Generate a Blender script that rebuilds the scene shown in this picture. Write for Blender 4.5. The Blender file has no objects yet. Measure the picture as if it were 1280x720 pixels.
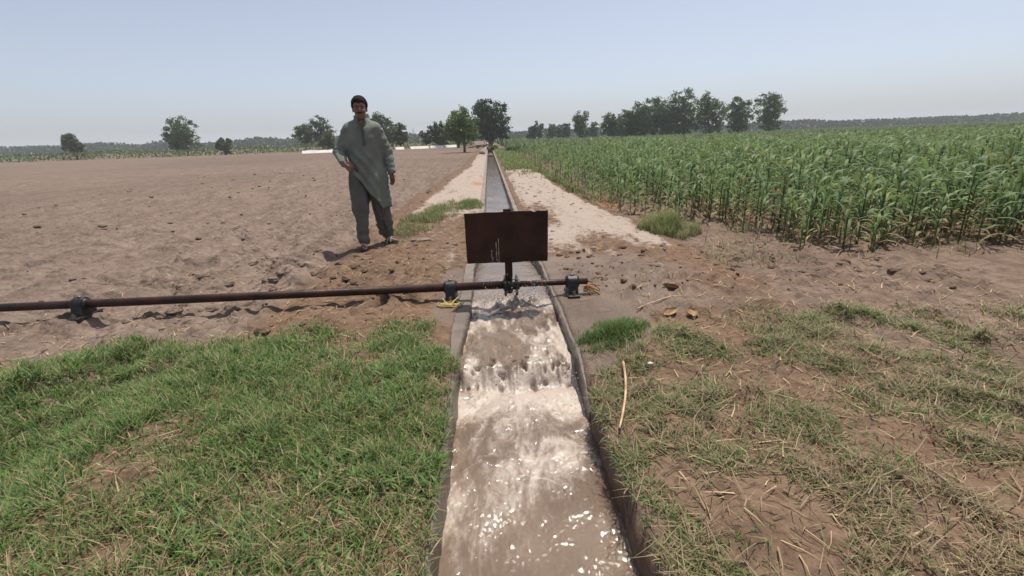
import bpy, math, random
import numpy as np
from mathutils import Vector, Matrix

rad = math.radians
sc = bpy.context.scene
col = sc.collection

# ------------------------------------------------------------------ camera
CAM_H, YAW, PITCH, ROLL = 1.30, rad(2.1), rad(17.4), rad(2.0)
fw = Vector((math.sin(YAW)*math.cos(PITCH), math.cos(YAW)*math.cos(PITCH), -math.sin(PITCH)))
rt = Vector((math.cos(YAW), -math.sin(YAW), 0)); up = rt.cross(fw)
rt2 = rt*math.cos(ROLL) - up*math.sin(ROLL); up2 = up*math.cos(ROLL) + rt*math.sin(ROLL)
cam = bpy.data.cameras.new('camera'); cam_o = bpy.data.objects.new('camera', cam); col.objects.link(cam_o)
cam_o.matrix_world = Matrix(((rt2.x, up2.x, -fw.x, 0), (rt2.y, up2.y, -fw.y, 0), (rt2.z, up2.z, -fw.z, CAM_H), (0, 0, 0, 1)))
cam.sensor_width = 36; cam.lens = 36*599/1280; cam.clip_start = 0.05; cam.clip_end = 6000
sc.camera = cam_o

# ------------------------------------------------------------------ sky, sun, exposure
SUN_EL, SUN_AZ = rad(72), rad(36)            # azimuth clockwise from +Y
w = bpy.data.worlds.new('World'); sc.world = w; w.use_nodes = True
nt = w.node_tree; nt.nodes.clear()
sky = nt.nodes.new('ShaderNodeTexSky'); sky.sky_type = 'NISHITA'; sky.sun_disc = False
sky.sun_elevation = SUN_EL; sky.sun_rotation = SUN_AZ
sky.air_density = 0.75; sky.dust_density = 2.0; sky.ozone_density = 3.0; sky.altitude = 100
bg = nt.nodes.new('ShaderNodeBackground'); bg.inputs[1].default_value = 0.13
wo = nt.nodes.new('ShaderNodeOutputWorld')
hsv = nt.nodes.new('ShaderNodeHueSaturation'); hsv.inputs['Saturation'].default_value = .6      # dusty, whitened air
nt.links.new(sky.outputs[0], hsv.inputs['Color']); nt.links.new(hsv.outputs[0], bg.inputs[0]); nt.links.new(bg.outputs[0], wo.inputs[0])
sun = bpy.data.lights.new('sun', 'SUN'); sun.energy = 4.2; sun.angle = rad(0.6); sun.color = (1.0, 0.94, 0.84)
sun_o = bpy.data.objects.new('sun', sun); col.objects.link(sun_o)
sd = Vector((math.sin(SUN_AZ)*math.cos(SUN_EL), math.cos(SUN_AZ)*math.cos(SUN_EL), math.sin(SUN_EL)))
sun_o.rotation_euler = sd.to_track_quat('Z', 'Y').to_euler(); sun_o.location = sd*50
vs = sc.view_settings; vs.view_transform = 'Standard'; vs.look = 'None'; vs.exposure = 0.22; vs.gamma = 1.0; vs.use_curve_mapping = False
sc.cycles.use_denoising = True
sc.cycles.max_bounces = 8; sc.cycles.volume_bounces = 1; sc.cycles.transparent_max_bounces = 8

# ------------------------------------------------------------------ noise
def _hash(i, j, k, seed):
    n = (i.astype(np.int64)*374761393 + j.astype(np.int64)*668265263 + k.astype(np.int64)*2147483647 + seed*1274126177) & 0xffffffff
    n = ((n ^ (n >> 13))*1274126177) & 0xffffffff
    n = ((n ^ (n >> 16))*2246822519) & 0xffffffff
    return ((n ^ (n >> 15)) & 0xffffff)/float(0xffffff)
def vnoise(x, y, z=None, seed=0):
    x = np.asarray(x, float); y = np.asarray(y, float)
    z = np.zeros_like(x) if z is None else np.asarray(z, float)
    i, j, k = np.floor(x), np.floor(y), np.floor(z)
    u, v, t = x-i, y-j, z-k
    u = u*u*(3-2*u); v = v*v*(3-2*v); t = t*t*(3-2*t)
    i = i.astype(np.int64); j = j.astype(np.int64); k = k.astype(np.int64)
    def h(a, b, c): return _hash(i+a, j+b, k+c, seed)
    r = (h(0,0,0)*(1-u)+h(1,0,0)*u)*(1-v) + (h(0,1,0)*(1-u)+h(1,1,0)*u)*v
    if not np.any(t): return r*2-1
    r2 = (h(0,0,1)*(1-u)+h(1,0,1)*u)*(1-v) + (h(0,1,1)*(1-u)+h(1,1,1)*u)*v
    return (r*(1-t)+r2*t)*2-1
def fbm(x, y, s, o=4, seed=0, z=None, gain=0.5):
    a, t, n = 1.0, 0.0, 0.0
    x = np.asarray(x, float); y = np.asarray(y, float); x, y = .829*x-.559*y, .559*x+.829*y
    for q in range(o):
        t = t + a*vnoise(np.asarray(x)*s, np.asarray(y)*s, None if z is None else np.asarray(z)*s, seed+q*17); n += a
        a *= gain; s *= 2.03; x, y = .737*x-.676*y, .676*x+.737*y
    return t/n
def sstep(a, b, x):
    t = np.clip((np.asarray(x, float)-a)/(b-a), 0, 1); return t*t*(3-2*t)

# ------------------------------------------------------------------ mesh helpers
def mk_mesh(name, verts, faces, mat=None, smooth=False, attrs=None, colors=None):
    """verts (n,3); faces (m,3) or (m,4) array, or list of such arrays"""
    if not isinstance(faces, list): faces = [faces]
    faces = [np.asarray(f, np.int32) for f in faces if len(f)]
    me = bpy.data.meshes.new(name)
    verts = np.asarray(verts, np.float32)
    me.vertices.add(len(verts)); me.vertices.foreach_set('co', verts.ravel())
    loops = np.concatenate([f.ravel() for f in faces])
    tot = np.concatenate([np.full(len(f), f.shape[1], np.int32) for f in faces])
    st = np.concatenate([[0], np.cumsum(tot)[:-1]]).astype(np.int32)
    me.loops.add(len(loops)); me.loops.foreach_set('vertex_index', loops)
    me.polygons.add(len(tot)); me.polygons.foreach_set('loop_start', st); me.polygons.foreach_set('loop_total', tot)
    me.polygons.foreach_set('use_smooth', np.full(len(tot), smooth, bool))
    for k, v in (attrs or {}).items():
        a = me.attributes.new(k, 'FLOAT', 'POINT'); a.data.foreach_set('value', np.asarray(v, np.float32))
    if colors is not None:
        a = me.attributes.new('Col', 'FLOAT_COLOR', 'POINT')
        c = np.ones((len(verts), 4), np.float32); c[:, :3] = colors; a.data.foreach_set('color', c.ravel())
    me.update(calc_edges=True); me.validate()
    if mat: me.materials.append(mat)
    return me
def tag(o, label=None, cat=None, group=None, kind=None):
    if label: o['label'] = label
    if cat: o['category'] = cat
    if group: o['group'] = group
    if kind: o['kind'] = kind
    return o
def link(name, me, parent=None, loc=None, rot=None):
    o = bpy.data.objects.new(name, me); col.objects.link(o)
    if parent: o.parent = parent
    if loc is not None: o.location = loc
    if rot is not None: o.rotation_euler = rot
    return o
def empty(name, loc, rz=0.0):
    o = bpy.data.objects.new(name, None); col.objects.link(o); o.location = loc; o.rotation_euler = (0, 0, rz)
    o.empty_display_size = 0.1
    return o
class MB:
    """collects shapes for one mesh"""
    def __init__(s): s.v = []; s.q = []; s.t = []; s.n = 0
    def add(s, v, q=(), t=()):
        v = np.asarray(v, float); s.v.append(v)
        if len(q): s.q.append(np.asarray(q, int)+s.n)
        if len(t): s.t.append(np.asarray(t, int)+s.n)
        s.n += len(v); return s
    def box(s, c, size, rot=None, jit=0.0, rng=None):
        x, y, z = [k/2 for k in size]
        v = np.array([(-x,-y,-z),(x,-y,-z),(x,y,-z),(-x,y,-z),(-x,-y,z),(x,-y,z),(x,y,z),(-x,y,z)])
        if jit: v = v + rng.uniform(-jit, jit, v.shape)
        if rot is not None: v = v @ np.array(rot).T
        return s.add(v+np.array(c), [(0,3,2,1),(4,5,6,7),(0,1,5,4),(1,2,6,5),(2,3,7,6),(3,0,4,7)])
    def tube(s, pts, radii, n=10, cap=True):
        pts = np.asarray(pts, float); m = len(pts)
        radii = np.full(m, radii) if np.isscalar(radii) else np.asarray(radii, float)
        tg = np.gradient(pts, axis=0) if m > 2 else np.repeat((pts[1]-pts[0])[None], 2, 0)
        tg /= np.linalg.norm(tg, axis=1)[:, None]+1e-9
        ref = np.array((0, 0, 1.)) if abs(tg[0][2]) < .9 else np.array((1., 0, 0))
        V = []
        a = np.linspace(0, 2*np.pi, n, endpoint=False)
        u = np.cross(ref, tg[0]); u /= np.linalg.norm(u)
        for k in range(m):
            u = u-tg[k]*np.dot(u, tg[k]); u /= np.linalg.norm(u)+1e-9
            vv = np.cross(tg[k], u)
            V.append(pts[k]+radii[k]*(np.cos(a)[:, None]*u+np.sin(a)[:, None]*vv))
        V = np.concatenate(V); q = []
        for k in range(m-1):
            for j in range(n):
                q.append((k*n+j, k*n+(j+1) % n, (k+1)*n+(j+1) % n, (k+1)*n+j))
        t = []
        if cap:
            V = np.vstack([V, pts[0], pts[-1]]); c0, c1 = len(V)-2, len(V)-1
            for j in range(n):
                t.append((c0, (j+1) % n, j)); t.append((c1, (m-1)*n+j, (m-1)*n+(j+1) % n))
        return s.add(V, q, t)
    def mesh(s, name, mat, smooth=False, **kw):
        f = []
        if s.q: f.append(np.concatenate(s.q))
        if s.t: f.append(np.concatenate(s.t))
        return mk_mesh(name, np.concatenate(s.v), f, mat, smooth, **kw)
def bevel(o, wd, seg=2):
    m = o.modifiers.new('bevel', 'BEVEL'); m.width = wd; m.segments = seg; m.limit_method = 'ANGLE'; m.angle_limit = rad(40)

# ------------------------------------------------------------------ material helpers
class NT:
    def __init__(s, name):
        s.m = bpy.data.materials.new(name); s.m.use_nodes = True; s.t = s.m.node_tree; s.t.nodes.clear()
        s.out = s.n('ShaderNodeOutputMaterial'); s.co = s.n('ShaderNodeTexCoord').outputs['Object']
    def n(s, ty, **kw):
        x = s.t.nodes.new(ty)
        for k, v in kw.items(): setattr(x, k, v)
        return x
    def set(s, sock, v):
        if isinstance(v, bpy.types.NodeSocket): s.t.links.new(v, sock)
        elif isinstance(v, (tuple, list)) and sock.type == 'RGBA' and len(v) == 3: sock.default_value = (*v, 1)
        else: sock.default_value = v
    def noise(s, scale, detail=4, rough=.55, dist=0.0, vec=None, w=None):
        x = s.n('ShaderNodeTexNoise'); s.set(x.inputs['Vector'], vec or s.co)
        x.inputs['Scale'].default_value = scale; x.inputs['Detail'].default_value = detail
        x.inputs['Roughness'].default_value = rough; x.inputs['Distortion'].default_value = dist
        return x.outputs['Fac']
    def attr(s, name, colr=False):
        x = s.n('ShaderNodeAttribute', attribute_name=name); return x.outputs['Color' if colr else 'Fac']
    def math(s, op, a, b=0.0, c=0.0, clamp=False):
        x = s.n('ShaderNodeMath', operation=op, use_clamp=clamp)
        s.set(x.inputs[0], a); s.set(x.inputs[1], b); s.set(x.inputs[2], c); return x.outputs[0]
    def ramp(s, v, a, b, lo=0.0, hi=1.0):
        x = s.n('ShaderNodeMapRange', interpolation_type='SMOOTHSTEP'); s.set(x.inputs[0], v)
        x.inputs[1].default_value = a; x.inputs[2].default_value = b; x.inputs[3].default_value = lo; x.inputs[4].default_value = hi
        return x.outputs[0]
    def mix(s, f, a, b, blend='MIX'):
        x = s.n('ShaderNodeMix', data_type='RGBA', blend_type=blend); s.set(x.inputs[0], f); s.set(x.inputs[6], a); s.set(x.inputs[7], b)
        return x.outputs[2]
    def scale(s, sx, sy, sz):
        x = s.n('ShaderNodeMapping'); s.set(x.inputs[0], s.co); x.inputs['Scale'].default_value = (sx, sy, sz); return x.outputs[0]
    def bump(s, h, strength, dist=0.01, prev=None):
        x = s.n('ShaderNodeBump'); s.set(x.inputs['Height'], h); x.inputs['Strength'].default_value = strength; x.inputs['Distance'].default_value = dist
        if prev is not None: s.set(x.inputs['Normal'], prev)
        return x.outputs[0]
    def bsdf(s, colr, rough=.8, normal=None, metal=0.0, spec=.5, trans=None):
        x = s.n('ShaderNodeBsdfPrincipled'); s.set(x.inputs['Base Color'], colr); s.set(x.inputs['Roughness'], rough)
        s.set(x.inputs['Metallic'], metal); s.set(x.inputs['Specular IOR Level'], spec)
        if normal is not None: s.set(x.inputs['Normal'], normal)
        o = x.outputs[0]
        if trans:
            t = s.n('ShaderNodeBsdfTranslucent'); s.set(t.inputs[0], colr)
            mx = s.n('ShaderNodeMixShader'); mx.inputs[0].default_value = trans
            s.t.links.new(o, mx.inputs[1]); s.t.links.new(t.outputs[0], mx.inputs[2]); o = mx.outputs[0]
        s.t.links.new(o, s.out.inputs[0]); return s.m

def simple(name, c1, c2, scale=20, rough=.8, bump=.3, bd=.005, metal=0.0, spec=.4):
    m = NT(name); n = m.noise(scale, 5)
    return m.bsdf(m.mix(m.ramp(n, .3, .7), c1, c2), rough, m.bump(m.noise(scale*4, 4), bump, bd), metal, spec)

def mat_soil():
    m = NT('soil')
    n1 = m.noise(1.1, 5); n2 = m.noise(9, 7, .66, .4); n3 = m.noise(70, 5, .65); n4 = m.noise(.05, 3); n5 = m.noise(1.6, 6, .65, .3, m.scale(2.2, .45, 1)); n6 = m.noise(24, 5, .7)
    base = m.mix(m.ramp(n2, .3, .7), (.100, .064, .043), (.225, .150, .102))
    base = m.mix(m.ramp(n1, .35, .7, 0, .6), base, (.185, .116, .079))
    base = m.mix(m.ramp(n3, .55, .75, 0, .45), base, (.30, .235, .19))
    fld = m.mix(m.ramp(n2, .3, .75), (.170, .124, .098), (.268, .202, .162))
    fld = m.mix(m.ramp(n4, .4, .62, 0, .5), fld, (.135, .097, .08))
    fld = m.mix(m.ramp(n5, .42, .62, 0, .55), fld, (.12, .086, .068)); fld = m.mix(m.ramp(n6, .55, .72, 0, .5), fld, (.31, .25, .21))
    base = m.mix(m.ramp(n6, .53, .66, 0, .75), base, (.070, .046, .033)); base = m.mix(m.ramp(n5, .52, .68, 0, .6), base, (.105, .070, .049))
    c = m.mix(m.attr('field'), base, fld)
    pn = m.math('ADD', m.attr('pale'), m.math('MULTIPLY_ADD', n2, .9, -.45))
    pn = m.math('ADD', pn, m.math('MULTIPLY_ADD', n5, 1.2, -.6))
    pl = m.mix(m.ramp(n3, .3, .7), (.325, .26, .215), (.395, .325, .273))
    pl = m.mix(m.ramp(n6, .56, .70, 0, .45), pl, (.24, .18, .14))
    c = m.mix(m.ramp(pn, .30, .62), c, pl)
    rn = m.math('ADD', m.attr('red'), m.math('MULTIPLY_ADD', n2, .8, -.4))
    c = m.mix(m.ramp(rn, .4, .8, 0, .8), c, (.34, .17, .09))
    wn = m.math('ADD', m.attr('wet'), m.math('MULTIPLY_ADD', n2, .6, -.3))
    wet = m.ramp(wn, .35, .75)
    c = m.mix(m.math('MULTIPLY', wet, .8), c, m.mix(m.ramp(n1, .35, .65), (.112, .077, .056), (.190, .136, .102)))
    rough = m.math('MULTIPLY_ADD', wet, -.42, .93)
    vo = m.n('ShaderNodeTexVoronoi'); m.set(vo.inputs['Vector'], m.co); vo.inputs['Scale'].default_value = 5.5; vo2 = m.n('ShaderNodeTexVoronoi'); m.set(vo2.inputs['Vector'], m.co); vo2.inputs['Scale'].default_value = 17
    cl = m.math('MULTIPLY', m.math('MULTIPLY_ADD', vo.outputs[0], -1.0, m.math('MULTIPLY', vo2.outputs[0], -.45)), m.math('MULTIPLY_ADD', m.attr('field'), .85, .15))
    b = m.bump(n5, .4, .08); b = m.bump(cl, .55, .10, b); b = m.bump(n2, .6, .035, b); b = m.bump(n6, .6, .014, b); b = m.bump(n3, .5, .006, b)
    return m.bsdf(c, rough, b, spec=m.math('MULTIPLY_ADD', wet, .25, .06))

def mat_concrete():
    m = NT('wet_shaded_concrete')
    n1 = m.noise(5, 5); n2 = m.noise(45, 5, .65)
    c = m.mix(m.ramp(n1, .3, .7), (.19, .15, .12), (.29, .235, .195))
    c = m.mix(m.ramp(n2, .5, .8, 0, .5), c, (.15, .115, .09))
    c = m.mix(m.math('MULTIPLY', m.attr('wet'), .85), c, m.mix(m.ramp(n1, .35, .65), (.052, .039, .031), (.095, .073, .058)))  # wet tone, darkened further to paint in the shade of the inner faces
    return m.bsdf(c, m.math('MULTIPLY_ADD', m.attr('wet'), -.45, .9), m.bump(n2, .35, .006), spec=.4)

def mat_water():
    m = NT('muddy_water')
    v = m.scale(1, .45, 1)
    n1 = m.noise(6, 6, .62, 2.2, v); n2 = m.noise(40, 4, .6, .6, v); n3 = m.noise(2.2, 3)
    c = m.mix(m.ramp(n3, .35, .65), (.145, .100, .070), (.200, .146, .106))
    f = m.math('ADD', m.attr('foam'), m.math('MULTIPLY_ADD', n1, 1.7, -.85))
    f = m.math('ADD', f, m.math('MULTIPLY_ADD', n2, .9, -.45))
    f = m.ramp(f, .12, 1.1)
    c = m.mix(f, c, (.44, .365, .305))
    c = m.mix(m.ramp(m.attr('gap'), .15, .9, 0, .58), c, (.085, .060, .045))
    rough = m.math('MULTIPLY_ADD', f, .45, .045)
    b = m.bump(n1, .25, .015); b = m.bump(n2, .6, .006, b)
    b = m.bump(m.noise(130, 3, .65, .3, v), .4, .0012, b)
    return m.bsdf(c, rough, b, spec=.5)

def mat_leaf(name, trans=.3, rough=.55, spec=.3):
    m = NT(name); return m.bsdf(m.attr('Col', True), rough, None, 0, spec, trans)

def mat_rust():
    m = NT('rusty_steel')
    n1 = m.noise(6, 5); n2 = m.noise(60, 5, .65)
    st = m.noise(14, 4, .6, 0, m.scale(4, 1, .35))
    c = m.mix(m.ramp(n1, .3, .7), (.022, .011, .009), (.060, .025, .018))
    c = m.mix(m.ramp(n2, .52, .75, 0, .5), c, (.085, .036, .020))
    c = m.mix(m.ramp(st, .5, .75, 0, .5), c, (.014, .010, .010))
    return m.bsdf(c, m.ramp(n2, .3, .7, .38, .7), m.bump(n2, .35, .003), .35, .35)

def mat_cloth(name, c1, c2):
    m = NT(name); n = m.noise(6, 4); t = m.noise(350, 2)
    return m.bsdf(m.mix(m.ramp(n, .3, .7), c1, c2), .92, m.bump(t, .25, .001), 0, .15)

M = dict(
    soil=mat_soil(), conc=mat_concrete(), water=mat_water(), rust=mat_rust(),
    grass=mat_leaf('grass_blade'), crop=mat_leaf('maize_leaf', .38), leaf=mat_leaf('tree_leaf', .25, .5, .25), straw=mat_leaf('dry_straw', .15, .8, .15),
    bark=simple('bark', (.09, .065, .045), (.17, .13, .10), 8, .95, .8, .02),
    iron=simple('greasy_cast_iron', (.012, .011, .012), (.035, .030, .028), 30, .45, .4, .003, .3, .5),
    bolt=simple('worn_bolt_steel', (.10, .085, .07), (.28, .26, .25), 50, .35, .2, .002, .8, .5),
    rope=simple('yellow_rope', (.42, .30, .09), (.55, .43, .20), 80, .9, .6, .003),
    twine=simple('orange_fibre', (.20, .09, .035), (.38, .20, .08), 60, .9, .6, .003),
    reed=simple('dry_reed', (.34, .19, .10), (.58, .42, .27), 14, .65, .4, .004),
    husk=simple('dry_husk', (.22, .12, .06), (.42, .27, .15), 18, .8, .5, .004),
    clod=simple('soil_clod', (.17, .125, .098), (.27, .205, .165), 16, .95, .9, .01),
    stone=simple('pale_stone', (.45, .43, .40), (.62, .60, .57), 20, .8, .4, .005),
    lime=simple('limed_plaster', (.70, .66, .60), (.82, .79, .74), 1.5, .9, .3, .01),
    kam=mat_cloth('grey_green_cotton', (.150, .160, .136), (.205, .217, .188)),
    shal=mat_cloth('grey_cotton', (.100, .096, .085), (.134, .130, .116)),
    skin=simple('brown_skin', (.170, .084, .054), (.225, .115, .076), 25, .5, .15, .001, 0, .4),
    hair=simple('black_hair', (.007, .006, .006), (.014, .012, .012), 120, .75, .8, .004, 0, .12),
    sole=simple('black_rubber', (.014, .013, .013), (.03, .028, .027), 40, .7, .2, .002),
    strap=simple('pale_grey_strap', (.42, .40, .37), (.52, .50, .46), 40, .7, .2, .002),
    eye=simple('eye_white', (.22, .19, .17), (.28, .25, .23), 10, .3, 0, .001), iris=simple('dark_iris', (.01, .008, .006), (.02, .015, .01), 10, .2, 0, .001),
    drop=simple('water_drop', (.60, .55, .50), (.70, .66, .62), 3, .15, 0, .001),
    steel=simple('galvanised_steel', (.30, .31, .33), (.4, .41, .43), 2, .6, .1, .01, .4),
)
rng = np.random.default_rng(7)

# ------------------------------------------------------------------ ground and channel profile
CH_END = 60.0
def XL(y): y = np.asarray(y, float); return -.25+.045*sstep(2.7, 3.8, y)+.07*sstep(4.7, 7.2, y)
def XR(y): y = np.asarray(y, float); return .485-.07*sstep(4.7, 7.2, y)
def WL(y): y = np.asarray(y, float); return .03+.075*sstep(2.5, 3.3, y)          # wall thickness, left and right
def WR(y): y = np.asarray(y, float); return .035*sstep(2.12, 2.32, y)+.045*sstep(5.2, 6.2, y)
def OL(y): return XL(y)-WL(y)                       # outer edges of the walls = where the soil begins
def OR(y): return XR(y)+WR(y)
def seg_d(x, y, a, b):
    a = np.array(a); b = np.array(b); ab = b-a
    t = np.clip(((x-a[0])*ab[0]+(y-a[1])*ab[1])/ab.dot(ab), 0, 1)
    return np.hypot(x-a[0]-t*ab[0], y-a[1]-t*ab[1])
def left_edge(y): return -1.75+.55*sstep(9, 26, y)+.14*fbm(y, y*0, .5, 3, 5)       # where the ploughed field begins
def right_edge(y): return 2.18-.35*sstep(6, 14, y)+.10*fbm(y, y*0, .8, 3, 9)       # where the crop's soil begins
def apron(x, y):    # wet, plastered ground on both sides of the shaft
    r = sstep(.20, .0, np.hypot((x-.62)/.62, (y-3.35)/1.15)-.62+.16*fbm(x, y, 2.2, 3, 14))
    l = sstep(.22, .03, np.hypot((x+.36)/.9, (y-3.72)/1.9)-.05)
    return np.clip(np.maximum(r, l), 0, 1)
def zones(x, y):
    fld = sstep(0, .35, left_edge(y)-x)
    crp = sstep(0, .3, x-right_edge(y))
    n = fbm(x, y, 1.3, 4, 31)
    palR = sstep(5.0, 5.9, y+.55*n+.25*fbm(x, y, 5, 2, 34))*sstep(.1, -.15, x-right_edge(y))*sstep(.42, .8, x)*(1-.55*sstep(14, 26, y))
    palR = np.maximum(palR, .75*sstep(5.0, 5.6, y+.6*n+.25*fbm(x, y, 5, 2, 35)-.35*(x-1.2))*sstep(.1, -.2, x-right_edge(y))*(x > .6))
    palR = palR*(1-.75*np.exp(-(((x-1.35)/.45)**2+((y-5.75)/.5)**2)))*(1-.6*np.exp(-(((x-.85)/.25)**2+((y-8.5)/1.6)**2)))
    palL = sstep(7.6, 9.4, y+.8*n+.5*(x+.6))*sstep(.05, .35, x-left_edge(y))*(x < 0)*(1-.3*sstep(30, 50, y))
    palL = np.maximum(palL, .45*sstep(4.7, 5.4, y)*sstep(-2.2, -.6, x)*(x < 0))
    pal = np.maximum(.67*palR*(x > 0), .66*palL)
    red = .14*sstep(3.2, 3.6, y)*sstep(5.6, 5.0, y)*(x < -.4)+.9*np.exp(-(((x+.38)/.28)**2+((y-15.5)/5.5)**2))*sstep(-.4, .3, fbm(x*2, y*.4, 2, 3, 33))+.5*np.exp(-(((x-1.5)/.5)**2+((y-3.9)/.8)**2))+.75*np.exp(-(((x-2.35)/.35)**2+((y-9.6)/1.0)**2))+.35*np.exp(-(((x+.7)/.5)**2+((y-3.6)/.35)**2))
    wet = np.maximum(apron(x, y), .70*sstep(5.45, 4.9, y+.3*n-.15*x)*sstep(2.6, 1.2, np.abs(x-.1)+.5*n)*sstep(3.0, 3.4, y)*(.12+.88*sstep(-.75, -.35, x)))
    wet = np.maximum(wet, .55*sstep(.28, .02, np.minimum(np.abs(x-XL(y)), np.abs(x-XR(y)))))
    return fld, crp, pal, np.clip(red, 0, 1), np.clip(wet, 0, 1)
def gh(x, y):
    x = np.asarray(x, float); y = np.asarray(y, float)
    fld, crp, pal, red, wet = zones(x, y)
    near = sstep(60, 12, np.hypot(x, y))
    ap = apron(x, y)
    z = .035*fbm(x, y, .7, 4, 1)*near+.020*fbm(x, y, 4.5, 4, 2, gain=.6)*near
    lump = np.maximum(fbm(x, y, 7, 3, 3), 0)
    z = z+.055*lump*near*(1-.6*pal)+.016*np.abs(fbm(x, y, 11, 3, 15))*near*(1-.5*pal)
    clo = np.maximum(fbm(x*1.0, y, 3.2, 4, 4, gain=.62)-.02, 0)
    z = z+fld*(.16*clo*near+.030*np.sin((x*1.0+.12*y)*2*np.pi/.85+1.2*fbm(x, y, .5, 2, 8))*sstep(70, 20, np.hypot(x, y))-.05)
    z = z+crp*(.12*clo*near-.05)+.05*pal*sstep(.2, .9, x)*sstep(.5, -.2, x-right_edge(y)+.4)
    # a crumbling ridge and a crack left of the shaft
    wob = .035*fbm(x, y, 6, 2, 12)
    dr = seg_d(x+wob, y+wob, (-1.35, 3.35), (-.55, 4.35)); z = z+.06*np.exp(-(dr/.12)**2)
    dc = seg_d(x+wob*1.3, y-wob, (-1.10, 3.55), (-.80, 4.02)); z = z-.10*np.exp(-(dc/.022)**2)
    dc2 = seg_d(x-wob, y+wob, (-.98, 4.2), (-.70, 4.85)); z = z-.05*np.exp(-(dc2/.018)**2)
    rgh = sstep(3.1, 3.5, y)*sstep(5.6, 4.8, y)*sstep(-.35, -.7, x)*sstep(-3.2, -2.2, x); z = z+rgh*(.085*np.maximum(fbm(x*1.2-y*.5, y*.8+x*.5, 4.0, 3, 19), 0)+.035*np.abs(fbm(x, y, 12, 3, 22))-.015)
    z = z+.045*sstep(3.2, 3.6, y)*sstep(6.2, 5.2, y)*sstep(.62, .95, np.abs(x-.15))*(1-ap)*np.abs(fbm(x, y, 8, 3, 25))*sstep(-.3, .3, fbm(x, y, 1.7, 2, 26))
    mud = np.exp(-(((x-1.45)/.55)**2+((y-3.9)/.85)**2)); z = z+.04*mud*(1+lump)+mud*(.11*np.maximum(fbm(x, y, 5.5, 3, 16), 0)+.05*np.abs(fbm(x, y, 13, 2, 18)))
    # smooth apron, level with the wall tops beside the channel
    edge = sstep(.02, .22, np.minimum(np.abs(x-OL(y)), np.abs(x-OR(y))))
    z = z*(1-.93*ap)+ap*(.006)
    edge = sstep(.03, .30, np.minimum(np.abs(x-OL(y)), np.abs(x-OR(y))))
    z = z*edge+.006*(1-edge)
    z = z+.03*sstep(3.1, 2.6, y)*edge*sstep(.3, .9, np.abs(x-.15))
    return z

def ax(a, b, step, far, g=1.09):
    v = list(np.arange(a, b, step)); s = step
    while v[-1] < far: s *= g; v.append(v[-1]+s)
    return np.array(v)
d = ax(0, 3.4, .034, 900, 1.06)
ys = np.concatenate([-ax(1.0, 1.05, .05, 40, 1.35)[::-1], ax(-.95, 8.0, .034, 1500, 1.055)])
V = []; Q = []; A = {k: [] for k in ('field', 'pale', 'red', 'wet')}
base = 0
for side in (-1, 1):
    dd = np.concatenate([[0, 0], d])                     # first column is the skirt
    Y, D = np.meshgrid(ys, dd, indexing='ij')
    E = OL(Y) if side < 0 else OR(Y)
    close = sstep(CH_END, CH_END+.6, Y); E = E*(1-close)+.14*close
    X = E+side*D
    Z = gh(X, Y); Z[:, 0] = -.75; Z[:, 1] = -.10+.04*fbm(ys, ys*0, 6, 3, 140); X[:, 1] -= side*(.018+.022*fbm(ys, ys*0+5, 7, 4, 141)); X[:, 0] -= side*.035
    f, c, p, r, wt = zones(X, Y)
    V.append(np.stack([X, Y, Z], -1).reshape(-1, 3))
    for k, a in zip(('field', 'pale', 'red', 'wet'), (np.maximum(f, .6*c), p, r, wt)): A[k].append(a.ravel())
    n, m_ = Y.shape; idx = np.arange(n*m_).reshape(n, m_)+base
    q = np.stack([idx[:-1, :-1], idx[:-1, 1:], idx[1:, 1:], idx[1:, :-1]], -1).reshape(-1, 4)
    Q.append(q if side > 0 else q[:, ::-1]); base += n*m_
ground = link('ground', mk_mesh('ground', np.concatenate(V), np.concatenate(Q), M['soil'], True, {k: np.concatenate(v) for k, v in A.items()}))
tag(ground, 'dusty brown and pale soil of the banks and ploughed field', 'ground', kind='structure')

# ------------------------------------------------------------------ concrete channel
chan = empty('irrigation_channel', (.15, 3.9, 0))
tag(chan, 'narrow straight concrete irrigation channel running from the foreground towards the trees', 'channel')
def wall(side, y0, y1):
    yy = np.concatenate([np.arange(y0, min(y1, 9), .04), np.arange(9, y1, .3) if y1 > 9 else [], [y1]])
    e = XL(yy) if side < 0 else XR(yy)
    rough = lambda s, a: a*fbm(yy, yy*0+s, 5, 5, 40+s, gain=.7)*1.6
    top = .002+rough(1, .008)-(.13*sstep(2.75, 2.27, yy) if side > 0 else 0); wt_ = WL(yy) if side < 0 else np.maximum(WR(yy), .035)
    prof = [(0.0+rough(2, .008), np.full_like(yy, -.75)), (rough(3, .010), top-.012), (.012+rough(4, .006), top), (wt_-.004+rough(5, .008), top+rough(6, .004)), (wt_+.014+rough(7, .01), top-.06)]
    P = np.stack([np.stack([e+side*a, yy, z], -1) for a, z in prof], 1)
    n, m_ = P.shape[:2]; idx = np.arange(n*m_).reshape(n, m_)
    q = np.stack([idx[:-1, :-1], idx[:-1, 1:], idx[1:, 1:], idx[1:, :-1]], -1).reshape(-1, 4)
    if side < 0: q = q[:, ::-1]
    cap = [tuple(idx[0][[0, 1, 2, 3]]), tuple(idx[-1][[3, 2, 1, 0]])]
    wet_shade = np.stack([np.ones(n)]+[np.clip(sstep(5.6, 4.2, yy)*.55+.1, 0, 1)+(.35 if k < 1 else 0) for k in range(4)], 1)
    wet_shade[:, 1] = 1.0; wet_shade[:, 2] = np.maximum(wet_shade[:, 2], .5*sstep(5, 3.5, yy))  # inner faces: damp plus shade painted into the colour, right up to the rim
    P = P-np.array(chan.location)
    o = link('channel_wall', mk_mesh('channel_wall', P.reshape(-1, 3), np.vstack([q, cap]), M['conc'], False, {'wet': wet_shade.ravel()}), chan)
    return o
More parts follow.
